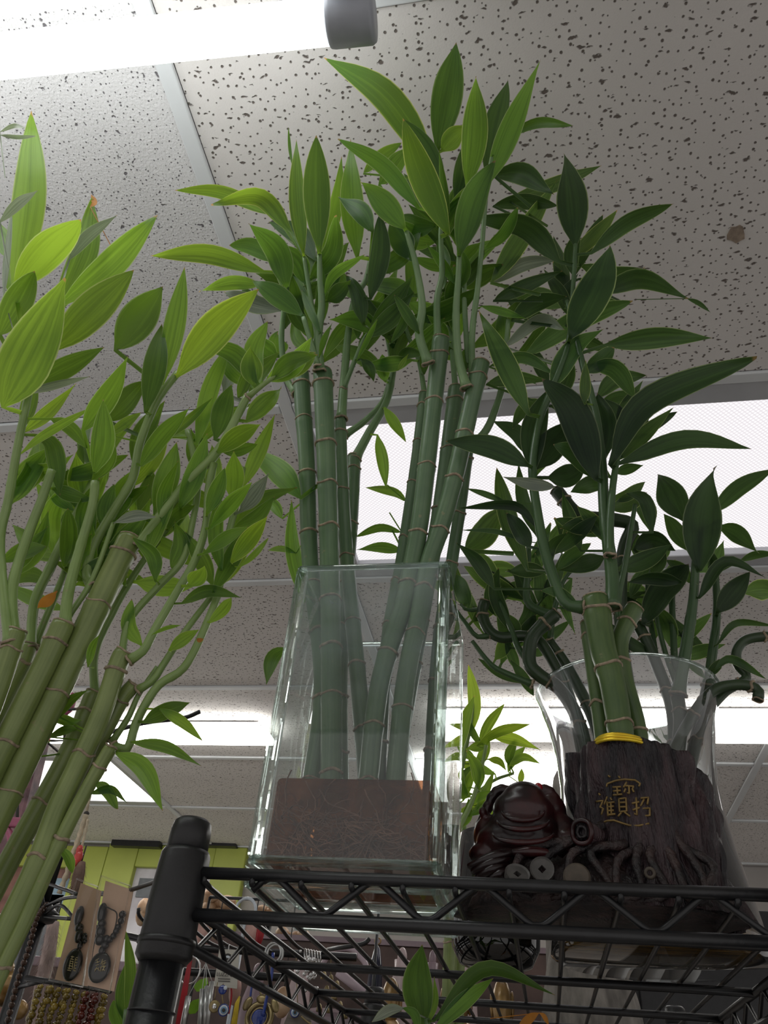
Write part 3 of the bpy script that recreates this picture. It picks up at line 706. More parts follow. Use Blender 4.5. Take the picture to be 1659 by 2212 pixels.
for a in [
 (30,640,64,430,69,243,68,0,1), (33,620,100,540,175,474,72,-1,1), (120,680,185,540,200,425,55,1,0), (150,560,190,510,253,465,26,0,0,'silver'),
 (130,660,235,575,338,465,60,0,0), (113,757,190,680,290,582,74,-1,1), (8,880,80,735,141,601,108,-3,1), (0,725,40,650,75,585,60,-1,0),
 (70,830,150,790,225,750,46,-1,-1), (50,850,120,832,195,813,18,-1,0,'silver'), (250,757,300,690,352,618,76,0,-1), (350,830,378,700,399,577,46,0,0),
 (315,890,335,790,350,700,50,-1,-1), (385,810,470,705,559,624,76,-1,2), (180,930,240,840,277,768,50,-1,0), (205,1020,222,955,223,862,50,-2,0),
 (235,940,270,915,305,891,22,0,1), (232,910,270,870,312,822,50,1,-1), (110,905,155,925,190,970,30,-1,0), (75,940,115,965,130,1070,40,-1,-1),
 (45,980,95,940,198,880,20,-2,1), (25,1085,60,1025,108,965,52,0,0), (0,1215,50,1190,100,1180,38,0,-1), (425,960,455,840,497,740,38,1,0),
 (485,850,498,800,510,752,46,2,0,'silver'), (515,860,532,820,545,772,28,1,-1), (465,950,480,890,500,830,46,0,-1), (532,910,578,868,608,836,40,0,1),
 (470,978,515,940,564,915,42,-1,1), (305,1005,350,940,410,880,38,-1,-1), (365,945,410,905,460,858,20,0,1), (525,1050,562,970,594,895,34,1,1),
 (335,1110,362,1030,382,955,52,0,0), (250,1128,295,1114,338,1117,26,-1,0,'silver'), (447,1110,470,1060,486,1010,36,-1,0), (455,1140,500,1085,545,1040,34,-1,0),
 (520,1105,552,1065,580,1022,38,0,0,'silver'), (442,1195,490,1162,536,1138,30,-1,0), (500,1215,538,1165,577,1116,40,-1,2), (517,1225,550,1198,580,1162,14,0,1),
 (410,1265,428,1242,442,1222,38,-1,1), (393,1303,450,1277,525,1292,28,0,-1), (452,1345,480,1318,501,1292,26,-1,1), (365,1405,398,1380,430,1360,28,-1,1),
 (330,1370,360,1356,391,1350,9,-1,0), (500,1075,506,1030,505,975,45,0,1), (252,1627,310,1660,352,1752,40,0,0), (285,1603,360,1614,435,1655,26,0,0),
 (347,1532,395,1560,437,1600,24,0,1), (310,1560,360,1535,412,1517,36,0,-1), (207,1690,235,1712,253,1748,26,0,-1), (195,1715,240,1705,275,1735,18,0,-1),
 (130,1830,148,1855,157,1888,20,0,0), (0,480,40,440,82,411,22,-2,0,'silver'), (0,292,40,296,77,294,9,-2,0,'silver'), (0,285,30,272,55,277,9,-2,0,'silver'),
 (8,640,14,560,26,450,14,-1,0,'silver'), (118,1558,150,1515,190,1490,22,1,-1), (105,1592,140,1578,168,1576,20,1,-1), (120,1545,150,1560,178,1556,22,1,0),
 (40,1640,70,1615,110,1600,24,2,-1), (190,1440,200,1400,215,1370,18,0,0), (300,1110,320,1060,330,1010,40,2,-1), (20,1260,60,1240,110,1255,36,2,-1),
 (170,1100,150,1060,145,1010,26,1,0), (20,560,8,520,-5,480,36,1,0), (20,640,25,590,12,550,30,1,0),
]:
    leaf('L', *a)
leaf('L', 121, 1279, 105, 1295, 82, 1314, 24, -3, 0, 'dry')
leaf('L', 195, 447, 204, 437, 196, 420, 12, 0, 0, 'dry')
leaf('L', 425, 1380, 432, 1383, 440, 1380, 10, 0, 0, 'dry')
fillers('L', 40, 13, (0, 760, 600, 1300), (24, 38), (30, 50), (100, 190), (0, 1, 2), (0, 1, 0, -1))
fillers('L', 34, 11, (0, 900, 560, 1420), (28, 42), (22, 40), (90, 190), (1, 2, 3), (0, 0, -1))
fillers('L', 12, 12, (0, 850, 260, 1300), (40, 55), (30, 46), (120, 210), (1, 2, 3), (-1, -1, 0))

# ---------------------------------------------------------------- stalks in the square vase
GV = 'lucky bamboo stalks in the square glass vase'
def ms(label, cane, w0, w1, layer, shoots, seed): return stalk('M', label, cane, w0, w1, layer, shoots, clamp=True, seed=seed, group=GV, node=.060)
ms('leftmost stalk in square vase with papery cut top', [(650, 805), (655, 890), (663, 1000), (670, 1210), (672, 1480), (660, 1740)], 36, 42, 0, [
    ([(640, 850), (618, 815), (608, 740), (612, 680), (620, 620), (622, 585)], 16, 9)], 21)
ms('thick round topped stalk second from left in square vase', [(697, 802), (701, 900), (706, 1010), (712, 1210), (716, 1480), (715, 1750)], 42, 48, -1, [
    ([(690, 800), (687, 730), (695, 660), (691, 600), (690, 548)], 22, 10, -.01),
    ([(686, 790), (672, 740), (655, 685)], 13, 10, -.014), ([(688, 745), (672, 650), (657, 555)], 12, 9, .006)], 22)
ms('slim stalk third from left in square vase', [(735, 905), (740, 1050), (750, 1210), (772, 1450), (795, 1700)], 25, 42, 1, [
    ([(737, 905), (745, 800), (752, 720), (765, 650), (790, 605), (800, 560)], 22, 10), ([(742, 840), (770, 770), (785, 735), (800, 715)], 12, 9)], 23)
ms('short dark stalk with side branch leaning right in square vase', [(765, 985), (762, 1060), (757, 1150), (745, 1300), (735, 1480), (738, 1740)], 30, 34, 3, [
    ([(768, 990), (800, 930), (835, 868), (850, 800), (858, 740), (866, 690)], 22, 9), ([(745, 940), (790, 908), (830, 862), (845, 790), (830, 700)], 16, 8, .012)], 24)
ms('tallest thick stalk in square vase right of the gap', [(953, 728), (942, 830), (925, 980), (908, 1120), (890, 1220), (868, 1320), (820, 1480), (790, 1745)], 38, 46, -1, [
    ([(925, 785), (905, 720), (912, 660), (898, 570), (878, 500)], 22, 11, -.012), ([(946, 735), (944, 650), (955, 590), (952, 500), (962, 450)], 17, 9, .01)], 25)
ms('right leaning stalk in square vase with notched cut top', [(1040, 782), (1012, 900), (985, 1020), (955, 1130), (925, 1220), (905, 1330), (875, 1480), (850, 1740)], 38, 46, -1, [
    ([(1008, 838), (990, 770), (985, 680), (990, 600), (992, 545)], 22, 11, -.008), ([(1020, 810), (1020, 720), (1032, 620), (1042, 520), (1052, 400), (1062, 340)], 15, 8, .01), ([(1012, 800), (1003, 640), (1008, 520), (1012, 405)], 13, 8, .02)], 26)
ms('dark stalk squeezed between the two tall right stalks', [(986, 838), (968, 980), (950, 1110), (930, 1220), (885, 1480), (840, 1745)], 36, 38, 2, [
    ([(984, 840), (975, 740), (966, 650), (950, 520), (938, 400), (945, 330)], 13, 8)], 27)
ms('slim stalk hidden left behind the tallest vase stalk', [(918, 850), (905, 960), (888, 1080), (868, 1210), (835, 1400), (815, 1740)], 26, 32, 2, [
    ([(918, 855), (905, 780), (880, 720), (870, 660)], 12, 8)], 28)
ms('thin stalk along the right glass wall of square vase', [(1012, 960), (995, 1090), (975, 1220), (955, 1400), (925, 1740)], 26, 30, 1, [
    ([(1010, 970), (1050, 930), (1075, 870), (1085, 830), (1092, 760), (1098, 690)], 19, 9)], 29)
for a in [
 (655,545,642,430,640,300,36,-1,2), (690,545,684,420,683,292,60,-2,1), (595,465,480,415,378,411,30,1,2), (628,500,560,425,456,443,40,0,2),
 (570,587,450,548,325,553,42,0,2), (600,565,545,533,495,530,38,1,0), (620,620,598,540,537,483,54,-1,-1), (565,615,500,610,430,630,30,1,1),
 (610,670,545,655,485,630,40,1,0,'silver'), (652,680,600,640,545,605,46,-1,-1), (670,610,610,605,550,590,45,2,-1), (598,770,575,755,545,728,44,1,-1),
 (605,770,602,745,600,718,40,2,0), (632,360,626,320,623,275,7,2,0), (697,560,728,430,738,338,32,1,1), (772,555,760,430,757,300,52,0,1),
 (905,450,828,358,730,300,38,0,0), (873,492,830,440,780,395,52,-2,1), (805,500,775,455,730,425,42,-1,0), (800,645,822,545,820,460,44,-2,-2),
 (885,560,865,520,842,478,52,1,-1), (700,640,722,592,788,550,22,-1,0), (708,650,735,630,757,605,38,0,-1), (785,700,775,640,750,595,36,-1,-2),
 (800,715,845,660,893,595,40,0,-2), (790,730,840,690,895,630,42,-1,-2), (905,720,880,680,852,637,24,-2,-1), (690,770,700,735,718,697,14,-2,-1),
 (693,720,675,680,652,627,18,-2,-1), (940,365,830,205,700,125,64,0,2), (945,325,965,210,985,92,68,1,-1), (968,505,908,365,870,255,60,-2,2),
 (955,420,920,330,872,258,50,0,-2), (1010,405,1024,300,1028,165,56,-1,1), (1050,385,1070,270,1097,172,46,1,-2), (1055,395,1108,265,1168,128,48,0,0),
 (1085,300,1160,266,1238,272,22,1,-1), (955,325,980,295,1010,272,42,1,2), (985,430,1000,370,1005,300,40,2,-2), (992,550,1022,430,1068,347,62,-2,-1),
 (970,460,958,400,948,325,16,-1,-1), (785,375,820,340,868,308,26,2,1), (820,400,850,360,882,318,40,2,0), (650,1075,592,1010,525,960,52,-1,0),
 (658,1300,632,1180,630,1080,34,1,0), (610,1120,590,1090,560,1078,26,2,0), (640,1195,610,1185,580,1188,14,1,1), (620,1400,590,1420,575,1480,32,2,-1),
 (830,880,855,920,877,955,24,2,1), (815,940,825,990,835,1060,26,2,1), (880,1085,850,1062,790,1053,20,3,1), (868,1150,820,1140,768,1160,18,3,0), (870,1190,820,1182,768,1188,24,3,-1),
 (945,520,962,560,965,600,26,1,0), (845,740,870,700,880,660,20,-1,-1), (770,780,800,720,815,690,12,-1,0), (860,800,872,780,882,765,10,-1,2),
]:
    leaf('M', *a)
fillers('M', 40, 31, (600, 480, 1110, 830), (0, 48), (26, 46), (100, 190), (1, 2, 3), (-1, -1, -2, 0))
fillers('M', 22, 33, (600, 450, 1060, 760), (0, 40), (30, 50), (110, 180), (1, 2, 3), (0, -1, -1))
fillers('M', 14, 32, (720, 560, 1110, 860), (10, 70), (16, 30), (60, 120), (0, 1), (-1, -2, 0))

# ---------------------------------------------------------------- stalks in the resin stump
GB = 'lucky bamboo stalks in the resin stump'
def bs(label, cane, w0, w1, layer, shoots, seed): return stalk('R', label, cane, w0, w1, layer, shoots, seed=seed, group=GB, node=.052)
bs('thick stalk with peeled bark patch in the resin stump', [(1285, 1292), (1302, 1400), (1324, 1480), (1352, 1660)], 58, 54, -1, [
    ([(1262, 1312), (1218, 1298), (1180, 1200), (1160, 1100), (1150, 1010), (1165, 910), (1192, 840), (1228, 740), (1238, 620), (1243, 528)], 26, 9, .0),
    ([(1322, 1312), (1322, 1240), (1306, 1110), (1300, 1000), (1288, 900), (1262, 800), (1238, 705), (1225, 650)], 32, 10, .0),
    ([(1318, 1200), (1318, 1120), (1328, 1020), (1345, 955), (1385, 895)], 20, 9, -.008)], 41)
bs('slender stalk left of the peeled one in resin stump', [(1268, 1345), (1278, 1420), (1292, 1520), (1310, 1660)], 30, 36, 0, [], 42)
bs('stubby forked stalk right of the peeled one in stump', [(1372, 1312), (1352, 1350), (1338, 1395), (1350, 1470), (1378, 1570), (1388, 1660)], 40, 34, 0, [
    ([(1345, 1385), (1335, 1300), (1350, 1220), (1362, 1150), (1372, 1090)], 18, 9)], 43)
for a in [
 (1065,378,1130,375,1195,420,46,-1,-1), (1095,432,1200,398,1300,357,32,1,1), (1065,445,1130,435,1205,445,34,1,-1), (1062,612,1125,510,1204,388,44,0,1),
 (1208,565,1135,490,1020,472,50,-1,-1), (1243,530,1236,430,1218,332,66,-1,-1), (1277,547,1355,480,1455,440,36,0,0), (1215,568,1275,520,1333,455,32,1,2),
 (1232,730,1288,620,1317,530,76,-2,0), (1135,767,1245,695,1367,650,48,1,0), (1065,650,1150,612,1215,585,32,0,-1), (1065,612,1130,572,1205,560,30,1,0,'silver'),
 (1105,692,1155,655,1225,640,40,0,-1), (1090,750,1165,690,1220,712,28,0,0,'silver'), (1142,895,1080,760,1035,675,48,-2,1), (1055,792,1130,772,1200,810,26,0,0),
 (1050,830,1115,818,1185,822,30,0,0), (1190,840,1240,752,1305,710,46,-1,0), (1265,805,1300,775,1325,750,40,-1,-1), (1300,632,1385,602,1485,645,44,0,-1),
 (1485,645,1510,655,1535,675,10,0,-1), (1310,745,1430,730,1540,730,46,0,0), (1275,790,1330,798,1372,860,40,-1,0), (1318,1005,1400,870,1635,772,62,-2,-1),
 (1263,872,1264,830,1265,778,24,-3,2), (1140,1005,1060,966,962,953,50,-2,-1), (1288,1035,1238,890,1170,818,72,-2,-2), (1152,1020,1152,930,1180,845,56,-1,-2),
 (1160,1010,1200,950,1245,900,62,0,-2), (1297,1005,1308,925,1290,850,50,0,-2), (1300,1010,1298,955,1272,900,32,1,1), (1200,1052,1140,1045,1087,1030,28,-1,0,'silver'),
 (1280,1030,1245,985,1195,960,42,-1,-1), (1185,1032,1225,1028,1262,1008,50,1,-2), (1335,1002,1480,950,1625,970,42,-1,-1), (1337,992,1400,930,1455,880,34,0,1),
 (1330,1022,1360,1012,1390,1005,24,0,0), (1140,1232,1098,1120,1073,1010,42,1,1), (1095,1086,1050,1068,1008,1055,14,1,0), (1005,1190,1045,1150,1087,1095,56,2,1),
 (1162,1142,1110,1092,990,1098,22,0,-2), (1146,1182,1120,1140,1095,1108,38,0,-1), (1140,1170,1070,1148,995,1145,12,1,0), (1068,1272,1030,1212,985,1172,32,0,-1),
 (1165,1165,1130,1080,1120,1000,30,1,-1), (1180,1240,1190,1180,1225,1150,24,1,0), (1410,1150,1392,1080,1350,1066,30,0,-1), (1250,1310,1205,1280,1168,1276,26,-1,0),
 (1255,1190,1225,1100,1215,1060,30,1,0),
]:
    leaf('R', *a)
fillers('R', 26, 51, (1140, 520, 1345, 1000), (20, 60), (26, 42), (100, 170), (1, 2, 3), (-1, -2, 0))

# ---------------------------------------------------------------- curly stalks in the flared glass vase
GK = 'curly bamboo stalks in the flared glass vase'
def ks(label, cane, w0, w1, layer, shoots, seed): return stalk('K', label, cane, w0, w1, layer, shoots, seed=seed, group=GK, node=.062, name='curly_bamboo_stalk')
ks('curly stalk with hooked end pointing left beyond the vase', [(1047, 1298), (1042, 1325), (1055, 1360), (1082, 1377), (1130, 1374), (1165, 1385), (1200, 1440), (1235, 1520), (1260, 1640), (1290, 1780), (1330, 2030)], 24, 26, -1, [
    ([(1058, 1372), (1030, 1375), (1005, 1345), (985, 1318)], 12, 8), ([(1048, 1315), (1010, 1318), (995, 1305)], 10, 7)], 61)
ks('dark curly stalk curving over the left vase rim', [(1203, 1325), (1166, 1357), (1147, 1385), (1144, 1433), (1166, 1459), (1210, 1490), (1250, 1560), (1285, 1700), (1300, 1780), (1350, 2035)], 30, 30, -2, [
    ([(1190, 1330), (1140, 1300), (1140, 1230), (1142, 1180)], 20, 12, .012), ([(1150, 1440), (1120, 1400), (1105, 1360), (1080, 1300)], 16, 10, .012), ([(1150, 1478), (1095, 1455), (1060, 1435), (1020, 1385)], 15, 9)], 62)
ks('straight dark stalk inside left of the flared vase', [(1185, 1385), (1232, 1452), (1290, 1580), (1325, 1790), (1370, 2020)], 25, 28, 0, [
    ([(1188, 1385), (1195, 1330), (1215, 1260), (1245, 1220)], 14, 8)], 63)
ks('dark stalk with brown peeling elbow behind resin stump stalks', [(1200, 1058), (1250, 1112), (1320, 1122), (1365, 1135), (1350, 1180), (1340, 1260), (1345, 1400), (1360, 1520), (1360, 1770), (1380, 2050)], 30, 30, 0, [], 64)
ks('upright stalk right of centre in the flared vase', [(1376, 1345), (1418, 1435), (1455, 1560), (1440, 1770), (1400, 2040)], 26, 28, 0, [
    ([(1458, 1460), (1455, 1380), (1452, 1290), (1462, 1250)], 17, 12, .01), ([(1420, 1440), (1400, 1300), (1400, 1220)], 14, 9, .015)], 65)
ks('stalk with tall leafy shoot near the right vase rim', [(1462, 1500), (1470, 1560), (1460, 1650), (1440, 1765), (1440, 2030)], 30, 30, -1, [
    ([(1465, 1500), (1482, 1400), (1498, 1290), (1503, 1200), (1508, 1150)], 30, 15, -.01), ([(1465, 1490), (1440, 1420), (1420, 1340), (1410, 1260)], 14, 8, .02)], 66)
ks('stalk with thin leafy shoot at the right vase rim', [(1530, 1480), (1512, 1560), (1490, 1660), (1470, 1780), (1460, 2020)], 26, 28, 0, [
    ([(1530, 1482), (1538, 1420), (1548, 1330), (1546, 1240)], 24, 14)], 67)
ks('curly stalk looping outside the vase at right edge', [(1690, 1372), (1618, 1380), (1593, 1403), (1593, 1435), (1612, 1465), (1560, 1500), (1510, 1580), (1480, 1780), (1490, 2040)], 21, 24, -1, [], 68)
ks('short curled stalk end hanging over the right vase rim', [(1637, 1512), (1636, 1490), (1600, 1479), (1545, 1490), (1500, 1540), (1450, 1640), (1430, 1780), (1420, 2020)], 24, 26, -2, [], 69)
for a in [
 (1132,1298,1060,1257,1000,1222,38,1,1), (1102,1362,1070,1280,1077,1226,32,-1,-1), (1142,1302,1122,1245,1095,1230,30,-1,-1), (1012,1312,998,1275,985,1240,36,0,0),
 (1045,1370,1022,1320,1010,1272,24,1,1), (1130,1476,1082,1455,1032,1422,20,-1,-1), (1152,1502,1128,1460,1102,1425,24,-1,-1), (1245,1222,1235,1170,1230,1115,38,2,1),
 (1200,1185,1212,1172,1225,1160,15,1,0,'silver'), (1480,1125,1450,1070,1420,1025,62,-1,-2), (1512,1232,1515,1110,1545,1008,76,-2,-2), (1540,1108,1600,1052,1672,1012,36,0,-1),
 (1552,1137,1592,1152,1640,1195,38,-1,-1), (1492,1192,1462,1150,1435,1110,36,0,-1), (1370,1187,1410,1165,1460,1190,42,-1,-2), (1472,1258,1412,1248,1355,1258,30,-2,-2),
 (1390,1347,1432,1280,1487,1218,56,-1,-2), (1510,1292,1568,1214,1655,1248,26,-2,-2), (1550,1322,1590,1272,1620,1235,46,-2,-2), (1608,1280,1645,1272,1690,1280,46,0,1),
 (1550,1392,1590,1345,1675,1352,15,-1,-1), (1543,1447,1580,1424,1655,1467,19,-2,-1), (1485,1432,1505,1445,1525,1468,18,-1,-1), (1598,1212,1635,1198,1680,1196,18,0,-1),
 (1405,1145,1395,1095,1350,1068,40,0,-1), (1362,1290,1380,1250,1410,1215,26,0,-1), (1440,1340,1410,1320,1395,1300,24,1,0), (1530,1460,1548,1440,1560,1420,20,-1,-1),
 (1100,1400,1085,1330,1080,1290,30,1,-1), (1120,1450,1100,1400,1090,1370,24,1,0),
 (1175,1290,1205,1240,1215,1190,28,1,-1), (1075,1290,1045,1215,1010,1195,40,2,1), (1150,1250,1170,1180,1190,1130,34,2,0),
]:
    leaf('K', *a)
fillers('K', 14, 72, (1000, 1080, 1280, 1460), (-10, 55), (24, 40), (80, 150), (1, 2, 3), (1, 0, 1, -1))
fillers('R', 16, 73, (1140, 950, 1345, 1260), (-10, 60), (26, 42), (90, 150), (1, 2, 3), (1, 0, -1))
fillers('K', 30, 71, (1060, 1150, 1560, 1460), (5, 60), (20, 36), (70, 140), (0, 1, 2), (-1, -2, 0))

# ---------------------------------------------------------------- small bright plant further back
stalk('P', 'small bright green bamboo plant behind the square vase', [(985, 1790), (978, 1900), (972, 2035), (966, 2235)], 24, 30, 0, [
    ([(985, 1800), (990, 1700), (1005, 1620), (1018, 1560), (1022, 1520)], 14, 8), ([(988, 1795), (1020, 1730), (1040, 1660), (1050, 1610)], 12, 7, -.03), ([(980, 1800), (978, 1720), (980, 1650)], 12, 8, .03)], name='small_bamboo_plant', seed=81)
stalk('P', 'yellow green bamboo stalk under the shelf behind smoked jar', [(1002, 1800), (998, 1900), (992, 2040), (988, 2240)], 22, 28, 2, [
    ([(1002, 1800), (1010, 1740), (1060, 1690), (1110, 1670)], 10, 6, .02)], name='small_bamboo_plant', seed=82)
for a in [(1022,1575,1026,1510,1012,1436,28,0,2), (976,1655,1000,1570,1025,1502,32,-2,1), (1035,1605,1058,1560,1090,1520,22,0,1), (1030,1612,1078,1580,1150,1563,21,-1,2),
 (1062,1590,1112,1597,1168,1620,26,0,2), (1035,1705,1030,1660,1008,1622,30,-2,1), (1010,1617,1035,1612,1055,1605,22,-1,1), (1055,1640,1078,1645,1094,1665,16,0,2),
 (1100,1655,1130,1635,1168,1650,18,0,1), (1122,1692,1126,1678,1127,1660,14,1,2), (1030,1748,1050,1705,1068,1663,18,0,1), (985,1770,975,1700,990,1630,22,1,0),
 (1000,1730,1015,1680,1035,1650,20,0,1), (1010,1700,985,1670,978,1640,18,1,0), (1018,1650,1040,1640,1058,1600,18,1,1), (1040,1790,1060,1760,1072,1735,16,1,1), (990,1790,1010,1760,1012,1720,22,0,0), (1000,1600,985,1560,978,1540,16,2,1)]:
    leaf('P', *a)
fillers('P', 14, 83, (970, 1500, 1120, 1800), (0, 45), (14, 24), (60, 110), (0, 1, 2), (0, 1, -1))
# ---------------------------------------------------------------- plant rising under the shelf
stalk('G', 'dark leafed bamboo shoot poking up under the shelf', [(922, 2225), (925, 2290)], 26, 30, 0, [
    ([(922, 2260), (925, 2225), (922, 2200)], 18, 12)], name='bamboo_shoot_plant', cut=False, seed=91)
for a in [(914,2216,902,2120,912,2040,66,0,-1), (938,2205,1050,2092,1200,2150,32,-1,-1), (938,2225,1000,2165,1066,2113,34,-1,0), (905,2230,895,2190,868,2176,20,-1,0), (872,2178,840,2182,803,2208,22,-1,0,'silver'), (925,2210,940,2160,938,2110,16,0,1)]:
    leaf('G', *a, tipd=0.0, roll=.1)
leaf('G', 1118, 2225, 1145, 2200, 1165, 2188, 18, 3, 0, 'dry', roll=.1); leaf('G', 1165, 2188, 1175, 2195, 1185, 2214, 10, 3, 0, 'dry', roll=.1)
# ================================================================ resin figurine planter
def resin_mat(name, a, b, scale, rough, bump, st=None):
    m, t, out = nt(name)
    tc = N(t, 'TexCoord'); nz = N(t, 'TexNoise', i_Scale=scale, i_Detail=6.0); t.links.new(tc.outputs['Object'], nz.inputs['Vector'])
    c = ramp(t, nz.outputs[0], [(0.42, a), (0.68, b)])
    p = N(t, 'BsdfPrincipled', i_Roughness=rough); t.links.new(c, p.inputs['Base Color'])
    n2 = N(t, 'TexNoise', i_Scale=scale*6, i_Detail=4.0)
    if st:
        mp = N(t, 'Mapping'); mp.inputs['Scale'].default_value = st; t.links.new(tc.outputs['Object'], mp.inputs[0]); t.links.new(mp.outputs[0], n2.inputs['Vector']); t.links.new(mp.outputs[0], nz.inputs['Vector'])
    else: t.links.new(tc.outputs['Object'], n2.inputs['Vector'])
    bp = N(t, 'Bump', i_Strength=bump, i_Distance=0.004); t.links.new(n2.outputs[0], bp.inputs['Height']); t.links.new(bp.outputs[0], p.inputs['Normal'])
    t.links.new(p.outputs[0], out.inputs[0]); return m
M['resin'] = resin_mat('resin_buddha', (0.010, 0.003, 0.0035), (0.045, 0.007, 0.008), 40, 0.28, 0.05)
M['bark'] = resin_mat('resin_bark', (0.010, 0.007, 0.010), (0.060, 0.032, 0.036), 90, 0.38, 1.0, (1, 1, .16))
M['rootresin'] = resin_mat('resin_roots', (0.009, 0.006, 0.007), (0.045, 0.024, 0.022), 70, 0.5, 0.5)
M['dullgold'] = pm('dull_gold_paint', (0.20, 0.13, 0.04), 0.5, 0.35, var=0.3, scale=150)
M['gold'] = pm('bright_gold_foil', (0.95, 0.62, 0.04), 0.18, 0.6, var=0.2, scale=60)
M['coin'] = pm('coin_grey', (0.085, 0.08, 0.075), 0.5, 0.2, var=0.3, scale=120)
M['tanstone'] = pm('tan_disc', (0.07, 0.055, 0.04), 0.6, var=0.4, scale=90)
M['redbead'] = pm('red_bead', (0.35, 0.01, 0.02), 0.2, var=0.2, scale=90)
fig = thing('buddha_planter', 'dark red resin laughing Buddha figurine with gold lettered tree stump', 'figurine', V((.04, .605, ZS)))
SX, SY, SRX, SRY = .078, .612, .0495, .040
def stump_r(g, h):
    bark = 0.0
    for o, (fa, fz, am) in enumerate(((9, 9, .13), (24, 10, .11), (60, 12, .07))):
        bark += am*noise.noise(V((math.cos(g)*fa/3, math.sin(g)*fa/3, h*fz*.35+o*7)))
    front = max(0, math.cos(g+PI/2))**6
    flare = .22*max(0, .28-h)/.28+.04*max(0, h-.85)
    return 1+bark*(1-.3*front)+flare
NU, NV = 120, 44; HT = .116
vs = []
for j in range(NV+1):
    h = j/NV
    for i in range(NU):
        g = 2*PI*i/NU; r = stump_r(g, h)
        top = HT*(1-.20*max(0, math.cos(g))**2*(1 if math.cos(g) > 0 else 0)-.05*abs(noise.noise(V((math.cos(g)*4, math.sin(g)*4, 5)))))
        vs.append(V((SX+SRX*r*math.cos(g), SY+SRY*r*math.sin(g), ZS+.001+top*h)))
for j in range(1, 4):
    for i in range(NU):
        p = vs[NV*NU+i]; f = 1-.28*j
        vs.append(V((SX+(p.x-SX)*f, SY+(p.y-SY)*f, p.z-.003*(1 if j == 3 else 0)+.002)))
NR = NV+3
fs = [(j*NU+i, j*NU+(i+1) % NU, (j+1)*NU+(i+1) % NU, (j+1)*NU+i) for j in range(NR) for i in range(NU)]+[tuple(NR*NU+i for i in range(NU))]
MB().add(vs, fs).build('tree_stump', M['bark'], fig)
# sprawling root base
vs = []; NA, NB = 110, 22; CX, CY, RX_, RY_ = .040, .612, .097, .050
for j in range(NB+1):
    f = j/NB
    for i in range(NA):
        g = 2*PI*i/NA
        rg = 1+.10*noise.noise(V((math.cos(g)*2.5, math.sin(g)*2.5, 1.0)))
        rr_ = (1-f)**.8 if j else 1
        x, y = math.cos(g)*RX_*rg*rr_, math.sin(g)*RY_*rg*rr_
        rid = 1-abs(noise.noise(V((x*75, y*75, 2.2))))*2
        z = .034*(1-(1-f)**2.2)*(1+.0*f)+.013*rid*(f > .02)*min(1, f*6)+.005*noise.noise(V((x*160, y*160, 0)))*(f > .02)
        vs.append(V((CX+x, CY+y, ZS+.001+max(0, z))))
fs = [(j*NA+i, j*NA+(i+1) % NA, (j+1)*NA+(i+1) % NA, (j+1)*NA+i) for j in range(NB) for i in range(NA)]+[tuple(range(NA-1, -1, -1))]
MB().add(vs, fs).build('rock_base', M['rootresin'], fig)
rn = random.Random(9)
for i in range(10):
    x = -.005+.0135*i+rn.uniform(-.006, .006); g0 = (x-.07)*10
    p0 = V((lerp(x, SX, .55), SY-.036, ZS+.048+rn.uniform(-.01, .012)))
    p1 = V((x+rn.uniform(-.004, .004), CY-.043, ZS+.030+rn.uniform(-.004, .004)))
    p2 = V((x+rn.uniform(-.010, .010), CY-.049, ZS+.008)); p3 = V((x+rn.uniform(-.016, .016), CY-.046, ZS+.003))
    q = catmull([p0, p1, p2, p3], 5)
    MB().tube(q, [lerp(.0036, .0016, k/(len(q)-1))*rn.uniform(.85, 1.15) for k in range(len(q))], 7).build('root', M['rootresin'], fig)
# knot on the stump
def disc_axis(px, py, Y): return -(atY(px, py, Y)-EYE).normalized()
kc = atY(1257, 1797, .566); ka = (disc_axis(1257, 1797, .566)+V((-.55, 0, .15))).normalized(); kp = pxm(kc)
MB().ring(kc, ka, 24*kp, 5.5*kp, 26, 8, wob=.0006).build('knot', M['resin'], fig)
MB().tube([kc-ka*.022, kc-ka*.002], [26*kp, 23*kp], 20).build('knot_stub', M['bark'], fig)
MB().ring(kc, ka, 11*kp, 3.5*kp, 18, 6).build('knot_core', M['rootresin'], fig)
# Buddha figure, one fused body
def E3(mb, px, py, Y, rx, ry, rz, M_=None):
    c = atY(px, py, Y); k = pxm(c); mb.ell(c, (rx*k, ry*k, rz*k), 20, 12, M_); return c
mb = MB()
for a in ((1120, 1822, .598, 92, 70, 50), (1128, 1790, .594, 76, 62, 46), (1130, 1752, .592, 66, 58, 46), (1132, 1728, .590, 48, 46, 38), (1062, 1806, .604, 40, 40, 44), (1202, 1800, .606, 50, 44, 42),
          (1190, 1752, .610, 34, 34, 36), (1226, 1815, .600, 34, 34, 24), (1043, 1754, .596, 10, 10, 11), (1056, 1846, .596, 44, 36, 26), (1190, 1845, .596, 48, 38, 26)): E3(mb, *a)
for i in range(22):
    g = PI*i/21; x = 1130-92*math.cos(g); y = 1778-76*math.sin(g)+14*math.sin(g*5)
    E3(mb, x, y+6, .606, 13, 13, 13)
bd = mb.build('buddha_figure', M['resin'], fig)
rm = bd.modifiers.new('fuse', 'REMESH'); rm.mode = 'VOXEL'; rm.voxel_size = .0015; rm.use_smooth_shade = True
sm = bd.modifiers.new('soft', 'SMOOTH'); sm.iterations = 4
for y0, rw, yy in ((1752, 46, .5635), (1772, 56, .5615), (1800, 66, .559)):
    pts = []
    for i in range(15):
        g = PI*(i/14); pts.append(atY(1130-rw*math.cos(g), y0+20*math.sin(g), yy+.012*(1-math.sin(g))))
    MB().tube(pts, [.0006+.0013*math.sin(PI*i/14) for i in range(15)], 7).build('belly_fold', M['resin'], bd)
